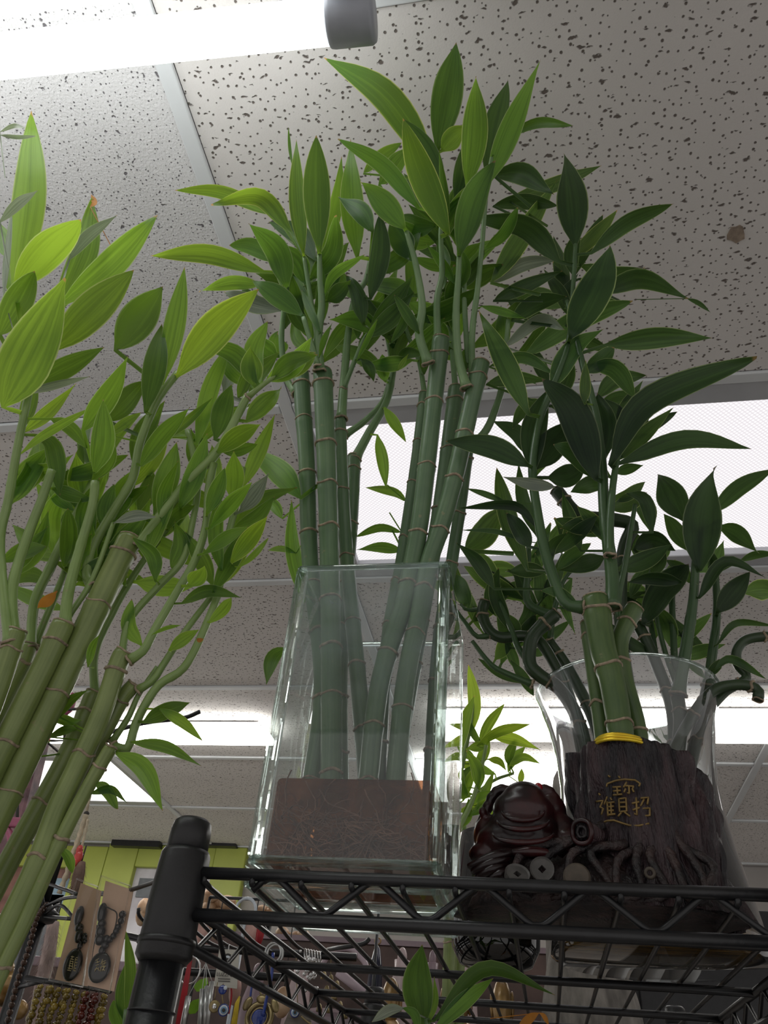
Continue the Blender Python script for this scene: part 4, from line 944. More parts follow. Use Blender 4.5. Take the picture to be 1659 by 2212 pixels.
rb = MB(); E3(rb, 1163, 1701, .600, 9, 9, 10); rb.build('red_bead', M['redbead'], bd)
# hand and cloth ridges, coins
for i, (xa, ya, xb, yb) in enumerate(((1012, 1872, 1120, 1838), (1020, 1884, 1108, 1852), (1030, 1896, 1100, 1868), (1048, 1905, 1112, 1882), (1100, 1842, 1200, 1846))):
    q = catmull([atY(xa, ya, .572), atY((xa+xb)/2, (ya+yb)/2-5, .5655), atY(xb, yb, .574)], 5)
    MB().tube(q, [.0020+.0016*math.sin(PI*k/(len(q)-1)) for k in range(len(q))], 8).build('cloth_ridge', M['resin'], fig)
def coin(px, py, Y, r, tilt, mat, hole=True, th=.0022):
    c = atY(px, py, Y); k = pxm(c); ax = (disc_axis(px, py, Y)+V(tilt)).normalized(); a = ax.orthogonal().normalized(); b = ax.cross(a); n = 24
    o = MB()
    if hole:
        rings = []
        for rr2, z in ((1, -th), (1, th), (.86, th*.6), (.36, th*.6)):
            rings.append([c+ax*z+(a*math.cos(2*PI*i/n)+b*math.sin(2*PI*i/n))*r*k*rr2 for i in range(n)])
        sq = []
        for i in range(n):
            g = 2*PI*i/n; m_ = max(abs(math.cos(g)), abs(math.sin(g))); sq.append(c+ax*th*.6+(a*math.cos(g)+b*math.sin(g))*r*k*.24/m_)
        sqb = [p-ax*th*1.5 for p in sq]
        R_ = rings[:3]+[sq, sqb]
        o.add([p for rg in R_ for p in rg], [(j*n+i, j*n+(i+1) % n, (j+1)*n+(i+1) % n, (j+1)*n+i) for j in range(4) for i in range(n)])
    else: o.tube([c-ax*th, c+ax*th*.4, c+ax*th], [r*k, r*k, r*k*.86], n)
    return o.build('coin' if hole else 'round_disc', M[mat], fig, smooth=False)
coin(1171, 1879, .5605, 26, (0, 0, .35), 'coin'); coin(1117, 1891, .5595, 27, (0.2, 0, .9), 'coin'); coin(1246, 1895, .5575, 29, (0, 0, .3), 'tanstone', False)
kn = atY(1404, 1886, .5585); kx = disc_axis(1404, 1886, .5585)
MB().ring(kn, kx, 9*pxm(kn), 4*pxm(kn), 16, 6).build('knot_ring', M['tanstone'], fig)
# gold rim of the planting hole
rc = atY(1342, 1619, .588)
for z, r in ((0, .0200), (.0022, .0196), (.0040, .0186)): MB().ring(rc+V((0, 0, z)), V((.06, 0, 1)), r, .0014, 30, 7, wob=.0004).build('gold_rim', M['gold'], fig)
# raised lettering
def sf(x, y):                                   # zoom coordinates to photo pixels
    return 1200+x/3.614, 1580+y/3.614
def onstump(px, py):
    p = atY(px, py, .57); u = max(-.95, min(.95, (p.x-SX)/SRX)); return atY(px, py, SY-SRY*math.sqrt(1-u*u)*1.015-.0012)
STR = [[(412,345),(428,356)],[(492,350),(506,366)],[(398,432),(404,408),(470,384),(540,374),(620,380),(662,408),(650,430)],
 [(445,437),(512,431)],[(450,466),(510,461)],[(448,498),(522,490)],[(480,432),(485,496)],
 [(556,396),(530,438)],[(540,424),(612,428),(600,446)],[(574,424),(576,486),(560,478)],[(548,446),(534,478)],[(598,446),(612,474)],
 [(338,484),(350,498)],[(318,548),(372,540),(348,592),(374,602),(358,650)],[(404,508),(380,572)],[(404,548),(410,662)],[(404,560),(462,550)],[(408,590),(456,584)],[(408,620),(456,616)],[(408,652),(468,644)],[(432,552),(436,648)],[(428,518),(440,538)],
 [(495,527),(550,520),(556,622),(500,627),(495,527)],[(497,557),(552,552)],[(499,591),(554,587)],[(515,632),(488,664)],[(538,630),(584,664)],
 [(596,563),(654,549)],[(630,516),(636,652),(614,640)],[(602,614),(658,594)],[(664,522),(726,515),(716,572)],[(692,528),(664,584)],[(680,602),(736,598),(736,656),(684,660),(680,602)],
 [(368,714),(400,698),(455,694),(520,716),(580,734),(650,736),(732,718)]]
mb = MB()
for st in STR:
    w3 = [onstump(*sf(*p)) for p in st]
    q = []
    for a, b in zip(w3, w3[1:]): q += [lerp(a, b, k/3) for k in range(3)]
    q.append(w3[-1]); mb.tube(q, .00072, 6)
tag(mb.build('inscription', M['dullgold'], fig), 'raised gold Chinese lettering')

# ================================================================ flared glass vase and smoked jar
gv = thing('flared_glass_vase', 'large waisted clear glass vase behind the Buddha figurine', 'vase', V((.0955, .765, ZS)))
prof = [(.084, .001), (.088, .004), (.0865, .02), (.082, .05), (.0765, .085), (.0722, .12), (.0712, .145), (.0735, .175), (.0790, .205), (.0860, .228), (.0905, .241)]
MB().lathe((.0955, .765, ZS), [(.0, .001)]+prof, 64).build('glass_wall', M['clear'], gv)
MB().lathe((.0955, .765, ZS), [(r-.0032, z+.006 if z < .01 else z) for r, z in prof], 64).build('inner_wall', M['clear'], gv)
MB().ring(V((.0955, .765, ZS+.241)), V((0, 0, 1)), .0889, .0017, 64, 8).build('rim', M['glass_edge'], gv)
M['amber'] = pm('amber_water', (0.05, 0.03, 0.012), 0.15, var=0.6, scale=30, alt=(0.34, 0.20, 0.05), stretch=(1, 6, 6))
tag(MB().lathe((.0955, .765, ZS), [(.0, .008), (.079, .008), (.080, .03), (.0, .031)], 48).build('vase_water', M['amber'], None, base=V((.0955, .765, ZS))), 'dark amber water in the base of the flared vase', 'water')
jar = thing('smoked_glass_jar', 'small smoked glass jar between square vase and figurine', 'jar', V((-.043, .845, ZS)))
prof = [(.0, .001), (.020, .001), (.034, .006), (.0415, .020), (.0435, .05), (.042, .08), (.0385, .108), (.036, .122)]
MB().lathe((-.043, .845, ZS), prof, 48).build('jar_wall', M['darkglass'], jar)
MB().lathe((-.043, .845, ZS), [(max(0, r-.003), z+.005 if z < .01 else z) for r, z in prof], 48).build('inner_wall', M['darkglass'], jar)
MB().ring(V((-.043, .845, ZS+.122)), V((0, 0, 1)), .0345, .0015, 40, 8).build('rim', M['black'], jar)
M['moss'] = pm('dark_filling', (0.015, 0.022, 0.015), 0.6, var=0.6, scale=80)
MB().lathe((-.043, .845, ZS), [(.0, .008), (.030, .010), (.0375, .024), (.039, .05), (.036, .07), (.0, .072)], 32).build('filling', M['moss'], jar)

# ================================================================ things on the lower board behind
M['board'] = pm('dark_board', (0.06, 0.045, 0.035), 0.5, var=0.3, scale=12, stretch=(1, 8, 1))
lbd = thing('display_bench', 'dark display bench behind the wire rack', 'bench', V((.0, 1.65, 0)))
bevel(MB().box((0.05, 1.75, 1.49), (1.5, .80, .02)).build('bench_top', M['board'], lbd, smooth=False), .003)
for x in (-.65, .75):
    for y in (1.39, 2.11): MB().box((x, y, .74), (.04, .04, 1.48)).build('leg', M['board'], lbd, smooth=False)
M['greystone'] = pm('grey_fibrous_stone', (0.20, 0.185, 0.165), 0.85, var=0.45, scale=50, bump=0.8, bscale=140, stretch=(1, 1, .35))
sc = atY(1232, 1700, 1.45); st_top = atY(1205, 1632, 1.45).z
vs = []; NA, NB = 56, 40
for j in range(NB+1):
    h = j/NB; r = lerp(.105, .030, h**.75)*(1 if h < .93 else math.sqrt(max(0, 1-((h-.93)/.07)**2)))
    for i in range(NA):
        g = 2*PI*i/NA; n_ = 1+.13*noise.noise(V((math.cos(g)*3, math.sin(g)*3, h*5)))+.06*noise.noise(V((math.cos(g)*10, math.sin(g)*10, h*9)))
        vs.append(V((sc.x+r*n_*math.cos(g)+.01*math.sin(h*3), 1.50+r*n_*math.sin(g), 1.5005+(st_top-1.5)*h)))
MB().add(vs, [(j*NA+i, j*NA+(i+1) % NA, (j+1)*NA+(i+1) % NA, (j+1)*NA+i) for j in range(NB) for i in range(NA)]+[tuple(range(NA-1, -1, -1))]).build('stone_spire', M['greystone'], None, base=V((sc.x, 1.5, 1.5)))
tag(bpy.data.objects['stone_spire'], 'grey fibrous stone spire behind the flared vase', 'stone')
M['goldfig'] = pm('antique_gold', (0.25, 0.15, 0.05), 0.3, 0.35, var=0.5, scale=35, bump=0.3, bscale=120, coat=.3)
def goldfigure(px, Y, ztop, wpx, label, group='gold statues below the shelf'):
    b = atY(px, 2200, Y); k = pxm(b); x = b.x; wv = wpx*k; H = ztop-1.50
    r = thing('gold_statue', label, 'statue', V((x, Y, 1.5005)), group)
    MB().lathe((x, Y, 1.5005), [(.0, 0), (wv*.5, 0), (wv*.52, H*.08), (wv*.45, H*.14), (.0, H*.15)], 24).build('base', M['goldfig'], r)
    mb = MB(); mb.ell((x, Y, 1.5+H*.38), (wv*.50, wv*.42, H*.27)); mb.ell((x-.2*wv, Y-.1*wv, 1.5+H*.24), (wv*.3, wv*.3, H*.13)); mb.ell((x+.2*wv, Y-.1*wv, 1.5+H*.24), (wv*.3, wv*.3, H*.13))
    mb.ell((x, Y, 1.5+H*.58), (wv*.36, wv*.3, H*.14)); mb.ell((x-.36*wv, Y, 1.5+H*.5), (wv*.14, wv*.16, H*.17)); mb.ell((x+.36*wv, Y, 1.5+H*.5), (wv*.14, wv*.16, H*.17))
    bo = mb.build('body', M['goldfig'], r)
    hd = MB().ell((x, Y-.02*wv, 1.5+H*.82), (wv*.23, wv*.22, H*.17)).build('head', M['goldfig'], r)
    for s in (-1, 1): MB().ell((x+s*wv*.23, Y, 1.5+H*.82), (wv*.05, wv*.08, H*.09), 8, 6).build('ear', M['goldfig'], hd)
    for i in range(7):
        g = -1.2+2.4*i/6; MB().ell((x+wv*.34*math.sin(g), Y-wv*.33*math.cos(g), 1.5+H*.62-.05*H*math.cos(g)), (wv*.05,)*3, 8, 6).build('bead', M['goldfig'], bo)
def zpx(px, py, Y): return atY(px, py, Y).z
goldfigure(842, 1.55, zpx(842, 2108, 1.55), 92, 'gold statue left of the dark leaf shoot')
goldfigure(985, 1.60, zpx(985, 2104, 1.60), 130, 'gold statue right of the dark leaf shoot')
goldfigure(1085, 1.52, zpx(1085, 2110, 1.52), 96, 'gold statue beside the grey stone spire')
M['navy'] = pm('navy_glaze', (0.010, 0.013, 0.035), 0.08, var=0.4, scale=30, coat=.6)
nv = atY(812, 2090, 1.75); k = pxm(nv)
nb = thing('navy_bell', 'glossy navy bell hanging under the square vase', 'bell', V((nv.x, 1.75, 1.502)))
H = zpx(812, 2040, 1.75)-1.502
MB().lathe((nv.x, 1.75, 1.502), [(.0, 0), (19*k, 0), (20*k, H*.3), (19*k, H*.6), (15*k, H*.85), (7*k, H*.97), (0, H)], 28).build('body', M['navy'], nb)
MB().ring(V((nv.x, 1.75, 1.502+H+.006)), V((0, 1, 0)), .006, .0015, 14, 6).build('loop', M['goldfig'], nb)
M['mauve'] = pm('mauve_plastic', (0.26, 0.19, 0.215), 0.35, var=0.2, scale=8)
mv = thing('mauve_handbag', 'mauve rounded bag with pale handle beyond the shelf wires', 'bag', V((atY(745, 2150, 1.95).x, 1.95, 1.502)))
c = atY(735, 2110, 1.95); k = pxm(c)
bevel(MB().box((c.x, 1.97, 1.502+.10), (150*k, .10, .20)).build('body', M['mauve'], mv, smooth=False), .03, 4)
MB().tube(catmull([atY(690, 2095, 1.95), atY(715, 2058, 1.95), atY(755, 2050, 1.95), atY(785, 2075, 1.95), atY(795, 2100, 1.95)], 6), 6*k, 10).build('handle', pm('pale_mauve', (0.45, 0.36, 0.40), 0.35, var=.1, scale=9), mv)
MB().tube([atY(730, 2100, 1.90), atY(800, 2155, 1.90)], 9*k, 10).build('strap', bpy.data.materials['pale_mauve'], mv)
M['orange'] = pm('orange_print', (0.50, 0.22, 0.07), 0.5, var=0.5, scale=25, alt=(0.62, 0.45, 0.30))
for i, (px, py, wpx, hpx, Y, mat, lab) in enumerate((
    (470, 1955, 90, 60, 2.6, 'orange', 'orange gold plush lump beside the rack post'), (330, 1960, 60, 90, 2.7, 'orange', 'tan orange packet behind the pendant cards'),
    (630, 2040, 70, 60, 2.2, 'orange', 'orange tan packet below the vase left corner'), (580, 1975, 60, 40, 2.5, 'orange', 'orange trinket at the vase lower left'))):
    c = atY(px, py, Y); k = pxm(c)
    t_ = thing('wrapped_toy', lab, 'toy', V((c.x, Y, 1.2)))
    mb = MB(); rg = random.Random(i+3)
    for q in range(9): mb.ell(c+V((rg.uniform(-.35, .35)*wpx*k, rg.uniform(-.02, .02), rg.uniform(-.35, .35)*hpx*k)), (wpx*k*.22, .03, hpx*k*.24), 10, 7)
    mb.build('body', M[mat], t_)
    MB().tube([V((c.x, Y+.01, c.z)), V((c.x, Y+.01, 0.0))], .012, 8).build('stand', M['black'], t_)

# dark cabinet at the right behind the rack
ct = atY(1600, 1965, 2.3).z
cb = thing('dark_cabinet', 'black display cabinet low at right behind the rack', 'cabinet', V((.92, 2.5, 0)))
bevel(MB().box((.92, 2.5, ct/2), (1.6, .4, ct)).build('body', M['blackpl'], cb, smooth=False), .004)
for i in range(2): bevel(MB().box((.58+.74*i, 2.292, ct/2), (.70, .018, ct-.1)).build('door', M['black'], cb, smooth=False), .003)

# backboard added to darken the background under the shelf, and wares behind the bench
M['brownboard'] = pm('brown_backboard', (0.075, 0.050, 0.042), 0.6, var=0.5, scale=9, alt=(0.16, 0.10, 0.085))
bt = atY(760, 2040, 2.12).z
bb = thing('backboard', 'added brown backboard darkening the background under the shelf', 'backboard', V((-.42, 2.1, 1.5)))
bevel(MB().box((-.42, 2.12, (1.501+bt)/2), (1.08, .02, bt-1.501)).build('board', M['brownboard'], bb, smooth=False), .003)
MB().box((-.42, 2.12, bt+.006), (1.10, .03, .012)).build('cap_strip', M['mauve'], bb, smooth=False)
M['paleware'] = pm('pale_pink_ware', (0.48, 0.38, 0.38), 0.3, var=0.2, scale=12)
def ware(px, py0, wpx, Y, mat, label, name='glazed_jar', cat='jar'):
    c = atY(px, py0, Y); k = pxm(c); H = c.z-1.501; r = wpx*k/2
    t_ = thing(name, label, cat, V((c.x, Y, 1.501)))
    MB().lathe((c.x, Y, 1.501), [(0, 0), (r*.7, 0), (r*.95, H*.2), (r, H*.5), (r*.8, H*.75), (r*.5, H*.86), (r*.55, H*.92), (0, H*.93)], 26).build('body', M[mat], t_)
    MB().ell((c.x, Y, 1.501+H*.94), (r*.35, r*.35, H*.06), 12, 8).build('lid_knob', M[mat], t_)
ware(870, 2046, 60, 1.95, 'paleware', 'pale pink jar right of the navy bell')
ware(935, 2052, 46, 1.98, 'mauve', 'mauve jar behind the dark leaf shoot')
ware(1010, 2072, 50, 1.97, 'paleware', 'pale jar behind the smoked glass jar')
ware(655, 2060, 60, 1.98, 'paleware', 'pale jar behind the silver ball cluster')
ware(560, 2080, 60, 1.96, 'mauve', 'mauve jar behind the turtle medallion')
# ================================================================ hook rack with key rings, beyond the rack's left side
M['chrome'] = pm('chrome', (0.70, 0.70, 0.70), 0.16, 1.0, var=0.1, scale=30)
M['silver_m'] = pm('brushed_silver', (0.55, 0.56, 0.55), 0.28, 0.85, var=0.15, scale=40)
M['bronze'] = pm('aged_bronze', (0.28, 0.22, 0.11), 0.32, 0.8, var=0.4, scale=60)
M['cobalt'] = pm('cobalt_glass', (0.006, 0.03, 0.22), 0.12, var=0.3, scale=60, coat=.5)
M['eyewhite'] = pm('eye_white', (0.62, 0.68, 0.74), 0.2, var=0.08, scale=60)
M['eyeblue'] = pm('eye_pale_blue', (0.18, 0.32, 0.50), 0.2, var=0.15, scale=60)
M['red'] = pm('red_ribbon', (0.36, 0.010, 0.018), 0.4, var=0.25, scale=50)
M['pink'] = pm('pink_plastic', (0.36, 0.09, 0.16), 0.4, var=0.2, scale=30)
M['skin'] = pm('rose_pouch', (0.50, 0.30, 0.26), 0.45, var=0.35, scale=30)
M['cardw'] = pm('cream_card', (0.50, 0.48, 0.42), 0.6, var=0.08, scale=20)
M['ink'] = pm('dark_ink', (0.05, 0.045, 0.04), 0.7, var=0.1, scale=20)
M['lime'] = pm('lime_leaf_plastic', (0.20, 0.45, 0.02), 0.4, var=0.3, scale=40)
M['yellow'] = pm('yellow_thread', (0.62, 0.45, 0.03), 0.5, var=0.3, scale=60)
M['greywood'] = pm('grey_wood', (0.17, 0.145, 0.12), 0.6, var=0.35, scale=30, stretch=(1, 1, 6))
YK_ = 1.25
hk = thing('hook_rack', 'black hook rack hung with key rings behind the post', 'display rack', V((-.76, 1.42, 0)))
MB().tube([V((-.76, 1.42, 0)), V((-.76, 1.42, 1.745))], .012, 14).build('pole', M['black'], hk)
MB().tube([V((-.76, 1.42, 1.74)), atY(385, 2046, 1.42), atY(770, 2068, 1.42)], .006, 8).build('rail', M['black'], hk)
MB().tube([V((-.76, 1.42, 1.69)), atY(385, 2098, 1.42), atY(620, 2112, 1.42)], .006, 8).build('rail', M['black'], hk)
for px, py in ((405, 2046), (440, 2050), (490, 2052), (520, 2054), (560, 2056), (590, 2058), (640, 2062), (672, 2062)):
    a = atY(px, py, 1.42); MB().tube(catmull([a, a+V((0, -.10, -.004)), a+V((0, -.20, .004)), a+V((0, -.215, .014))], 4), .0028, 6).build('hook', M['black'], hk)
MB().tube(catmull([atY(700, 2056, 1.42), atY(715, 2050, 1.25), atY(780, 2040, 1.2), atY(798, 2028, 1.2)], 5), .0030, 6).build('hook', M['black'], hk)
def kp(px, py, Y=YK_): return atY(px, py, Y)
def kring(px, py, r, root, Y=YK_, mat='chrome', th=2.0):
    c = kp(px, py, Y); k = pxm(c); return MB().ring(c, V((.2, 1, .1)), r*k, th*k, 26, 6).build('split_ring', M[mat], root)
def cord(pts, wpx, root, mat, nm='cord', Y=YK_):
    q = [kp(x, y, Y) for x, y in pts]; q = catmull(q, 5); k = pxm(q[0]); return MB().tube(q, wpx*k/2, 7).build(nm, M[mat], root)
def disc(px, py, r, root, mat, nm, Y=YK_, th=3, off=0, ry=None):
    c = kp(px, py, Y-off); k = pxm(c); v = disc_axis(px, py, Y-off); v = V((v.x*.3, v.y, v.z*.3)).normalized()
    return MB().tube([c-v*th*k*.5, c+v*th*k*.3, c+v*th*k*.5], [r*k, r*k, r*k*.85], 22).build(nm, M[mat], root)
def eye(px, py, r, root, Y=YK_):
    e = disc(px, py, r, root, 'cobalt', 'eye_bead', Y, 4); 
    disc(px, py, r*.80, e, 'eyewhite', 'eye_ring', Y, 3, .004); disc(px, py, r*.55, e, 'eyeblue', 'eye_ring', Y, 3, .006); disc(px, py, r*.30, e, 'ink', 'pupil', Y, 3, .008)
def kt(label, px, py, name='key_ring', cat='keychain', Y=YK_): return thing(name, label, cat, kp(px, py, Y))
r = kt('key ring with long red ribbon beside the rack post', 400, 2130); kring(410, 2096, 26, r)
pts = [kp(411, 2074), kp(404, 2110), kp(392, 2180), kp(384, 2235)]; k = pxm(pts[0])
mb = MB(); vs = []
for i, p in enumerate(catmull(pts, 5)): hw = lerp(4, 9, i/15)*k; vs += [p+V((-hw, 0, 0)), p+V((hw, 0, 0)), p+V((hw, .0015, 0)), p+V((-hw, .0015, 0))]
n_ = len(vs)//4; MB().add(vs, [(i*4+q, i*4+(q+1) % 4, i*4+4+(q+1) % 4, i*4+4+q) for i in range(n_-1) for q in range(4)]).build('ribbon', M['red'], r, smooth=False)
cord([(411, 2050), (411, 2075)], 3, r, 'red')
r = kt('silver wind chime of four tubes near the rack post', 430, 2150, 'wind_chime', 'wind chime')
for xa, ya, xb, yb, wv in ((407, 2152, 393, 2225, 13), (437, 2136, 431, 2225, 10), (446, 2130, 441, 2225, 9), (458, 2120, 447, 2225, 10)):
    MB().tube([kp(xa, ya), kp(xb, yb)], wv*pxm(kp(xa, ya))/2, 12).build('chime_tube', M['silver_m'], r); cord([(xa, ya), (445, 2080)], 1.6, r, 'silver_m', 'string')
cord([(445, 2082), (442, 2052)], 2.5, r, 'silver_m', 'string')
for xa, ya, s in ((434, 2126, 16), (420, 2172, 18)):
    c = kp(xa, ya, YK_+.03); k = pxm(c); MB().prism([c+V((a*k*s, 0, b*k*s)) for a, b in ((-1, -.3), (-.3, .5), (.7, .8), (1, .1), (.3, -.8), (-.4, -.9))], V((0, 1, 0)), .002).build('leaf_tag', M['lime'], r, smooth=False)
r = kt('cream printed card with evil eye charms', 490, 2120, 'charm_card', 'charm')
cc = [kp(474, 2050), kp(517, 2052), kp(512, 2136), kp(462, 2130)]
MB().prism(cc, V((0, 1, 0)), .0015).build('card', M['cardw'], r, smooth=False)
disc(491, 2072, 11, r, 'ink', 'printed_eye', YK_, 1, .002); disc(491, 2072, 7, r, 'eyewhite', 'printed_eye', YK_, 1, .0035); disc(491, 2073, 3.5, r, 'ink', 'printed_eye', YK_, 1, .005)
cu = bpy.data.curves.new('print', 'FONT'); cu.body = 'LUZZI C'; cu.size = 10*pxm(kp(480, 2105)); cu.extrude = .0002
to = bpy.data.objects.new('print_tmp', cu); COL.objects.link(to)
pr = thing('x', 'x', 'x', (0, 0, 0)); bpy.data.objects.remove(pr)
bpy.context.view_layer.update()
me = bpy.data.meshes.new_from_object(to.evaluated_get(bpy.context.evaluated_depsgraph_get())); bpy.data.objects.remove(to)
a = kp(467, 2108, YK_-.0025); b = V(r['_b'])
mbt = MB(); mbt.add([a+V((p.co.x, -p.co.z, p.co.y)) for p in me.vertices], [tuple(f.vertices) for f in me.polygons])
mbt.build('lettering', M['ink'], r, smooth=False)
for yy in (2114, 2119): cord([(471, yy), (497, yy+1)], 1.3, r, 'ink', 'fine_print', YK_-.002)
eye(483, 2182, 12, r, YK_-.02); disc(481, 2138, 9, r, 'cobalt', 'blue_drop', YK_-.02, 6); disc(487, 2134, 4, r, 'eyewhite', 'drop_eye', YK_-.02, 3, .006)
cord([(482, 2125), (480, 2150), (482, 2170)], 2.5, r, 'bronze', 'chain', YK_-.02); disc(463, 2174, 12, r, 'bronze', 'flower_charm', YK_-.02, 4); disc(463, 2174, 5, r, 'chrome', 'flower_centre', YK_-.02, 3, .004)
cord([(470, 2122), (463, 2160)], 2, r, 'bronze', 'chain', YK_-.02); cord([(495, 2040), (494, 2055)], 2.5, r, 'chrome', 'hanger')
r = kt('bronze turtle medallion with blue centre and ribbon', 562, 2190, 'medallion', 'keychain')
c = kp(560, 2198, YK_-.03); k = pxm(c); ax = V((0, -1, .2))
MB().ring(c, ax, 27*k, 6*k, 30, 8).build('outer_ring', M['bronze'], r); MB().ring(c, ax, 18*k, 2.5*k, 26, 6).build('inner_ring', M['bronze'], r)
disc(560, 2200, 17, r, 'cobalt', 'blue_centre', YK_-.03, 4); MB().ell(c+V((0, 0, 34*k)), (13*k, 5*k, 9*k)).build('turtle_head', M['bronze'], r)
MB().ring(c+V((2*k, 0, 50*k)), V((0, 1, 0)), 9*k, 2*k, 16, 6).build('loop', M['bronze'], r)
for s in (-1, 1): MB().ell(c+V((s*31*k, 0, 24*k)), (9*k, 4*k, 15*k), 12, 8, Matrix.Rotation(-s*.5, 3, 'Y')).build('flipper', M['bronze'], r)
cord([(590, 2058), (586, 2110), (575, 2160), (568, 2195)], 7, r, 'cobalt', 'ribbon', YK_-.035); cord([(545, 2120), (540, 2160)], 5, r, 'cobalt', 'ribbon', YK_-.02)
r = kt('rose coloured pouch with red cord and yellow tassel', 508, 2140, 'small_pouch', 'pouch')
mb = MB(); k = pxm(kp(508, 2140)); mb.ell(kp(508, 2140, YK_+.03), (13*k, .01, 28*k)); mb.build('pouch', M['skin'], r); cord([(498, 2125), (500, 2150), (494, 2190)], 4, r, 'red', 'cord', YK_+.01)
mb = MB(); mb.tube([kp(518, 2152, YK_+.01), kp(512, 2168, YK_+.01), kp(505, 2215, YK_+.01)], [2*k, 5*k, 7*k], 8); mb.build('tassel', M['yellow'], r); cord([(508, 2112), (510, 2060)], 2, r, 'red', 'hanger', YK_+.03)
r = kt('grey wooden plate charm with pale eye bead', 637, 2190, 'wood_charm', 'keychain')
k = pxm(kp(637, 2187, YK_+.05)); c = kp(645, 2195, YK_+.05)
MB().prism([c+V((a*k, 0, b*k)) for a, b in ((-32, -25), (-20, 12), (-2, 24), (22, 14), (34, -25))], V((0, 1, 0)), .006).build('plate', M['greywood'], r, smooth=False)
eye(637, 2187, 10, r, YK_+.044); cord([(643, 2172), (640, 2100), (640, 2066)], 2, r, 'bronze', 'chain', YK_+.05)
cord([(650, 2195), (662, 2206), (672, 2212)], 4, r, 'bronze', 'wire_scroll', YK_+.04)
r = kt('silver ball cluster with coil rings under the vase', 670, 2095, 'ball_cluster', 'keychain')
rg = random.Random(5); k = pxm(kp(670, 2095))
for i in range(26): MB().ell(kp(668+rg.gauss(0, 15), 2102+rg.gauss(0, 15), YK_+rg.uniform(-.015, .015)), (rg.uniform(3, 5.5)*k,)*3, 10, 7).build('ball', M['chrome'], r)
for i in range(6): MB().ring(kp(660+6*i, 2062+1.2*i), V((1, .5, .2)), 11*k, 1.6*k, 20, 6).build('coil_ring', M['chrome'], r)
r = kt('pale double loop ring hanging beside vase lower corner', 590, 2056, 'loop_ring', 'ring')
for q in (0, 4): kring(590+q, 2058+q, 19, r, YK_+.02, 'silver_m', 2.6)
r = kt('large white loop near the vase lower left corner', 535, 1960, 'loop_ring', 'ring', 1.6); kring(530, 1968, 25, r, 1.6, 'eyewhite', 3.5)
MB().tube([kp(530, 1990, 1.6), V((kp(530, 1990, 1.6).x, 1.6, 1.501))], .004, 8).build('stem', M['eyewhite'], r)
r = kt('string of bronze bells under the shelf middle', 715, 2150, 'bell_string', 'bells', YK_+.1)
for i, (x, y) in enumerate(((700, 2105), (715, 2112), (728, 2125), (706, 2135), (722, 2150), (690, 2175), (712, 2178), (735, 2170), (745, 2190))):
    c = kp(x, y, YK_+.1); k = pxm(c); MB().lathe(c+V((0, 0, -9*k)), [(0, 0), (7*k, 0), (6.5*k, 6*k), (4*k, 13*k), (0, 16*k)], 12).build('bell', M['bronze'], r)
cord([(715, 2060), (715, 2110), (722, 2160), (735, 2185)], 2, r, 'bronze', 'string', YK_+.1)
rg = random.Random(8); HRZ = kp(500, 1940, 1.6).z
hr = thing('hanging_rail', 'thin black hanging rail between post and square vase', 'display rail', V((-.4, 1.6, 1.5)))
ra, rb2 = kp(375, 1935, 1.6), kp(660, 1950, 1.6)
MB().tube([V((-.64, 1.6, HRZ)), V((-.30, 1.6, HRZ))], .003, 8).build('rail', M['black'], hr)
for x in (-.64, -.30): MB().tube([V((x, 1.6, 1.501)), V((x, 1.6, HRZ))], .003, 8).build('upright', M['black'], hr)
for i, (x, y, mt, lab) in enumerate(((440, 2012, 'skin', 'rose pouch hanging beside the post collar'), (472, 1998, 'orange', 'orange print pouch above the zigzag'), (548, 2010, 'skin', 'rose pouch right of the orange one'), (562, 2012, 'red', 'narrow red charm beside rose pouch'), (610, 2165, 'orange', 'orange pouch behind the turtle medallion'))):
    r = kt(lab, x, y, 'small_pouch', 'pouch', 1.6); c = kp(x, y, 1.6); k = pxm(c)
    MB().ell(c, ((9 if mt == 'red' else 20)*k, .012, 30*k), 14, 9).build('pouch', M[mt], r); MB().tube([c+V((0, 0, 25*k)), V((c.x, 1.6, HRZ))], .0012, 5).build('string', M['ink'], r)

# ================================================================ display stand, cards and beads at the lower left
YS_ = .76
pb = atY(93, 1955, YS_)
ds = thing('spinner_stand', 'black spinner display stand behind the left bamboo bundle', 'display stand', V((pb.x, pb.y, 0)))
MB().tube([V((pb.x, YS_, 0)), V((pb.x, YS_, pb.z))], .0072, 16).build('pole', M['black'], ds)
MB().tube([V((pb.x, YS_, pb.z)), V((pb.x, YS_, atY(196, 1560, YS_).z))], .0052, 14).build('upper_pole', M['black'], ds)
MB().lathe((pb.x, YS_, pb.z-.010), [(.008, -.006), (.014, -.004), (.0175, .002), (.0178, .004), (.014, .006), (.008, .012)], 30).build('hub_disc', M['black'], ds)
for a in ([(93, 1958), (95, 1911), (135, 1920), (168, 1932)], [(96, 1958), (137, 1941), (180, 1936), (222, 1929)], [(95, 1975), (130, 1955), (165, 1990)], [(96, 1980), (107, 1981), (157, 1985)]):
    q = [atY(x, y, YS_-.01-.10*min(1, max(0, (x-95)/130))) for x, y in a]; MB().tube(catmull(q, 4), .0016, 6).build('wire_arm', M['black'], ds)
zt_ = atY(196, 1572, YS_).z
MB().tube(catmull([V((pb.x, YS_, zt_-.01)), atY(310, 1562, YS_), atY(395, 1551, YS_), atY(432, 1537, YS_)], 5), .0024, 7).build('hook', M['black'], ds)
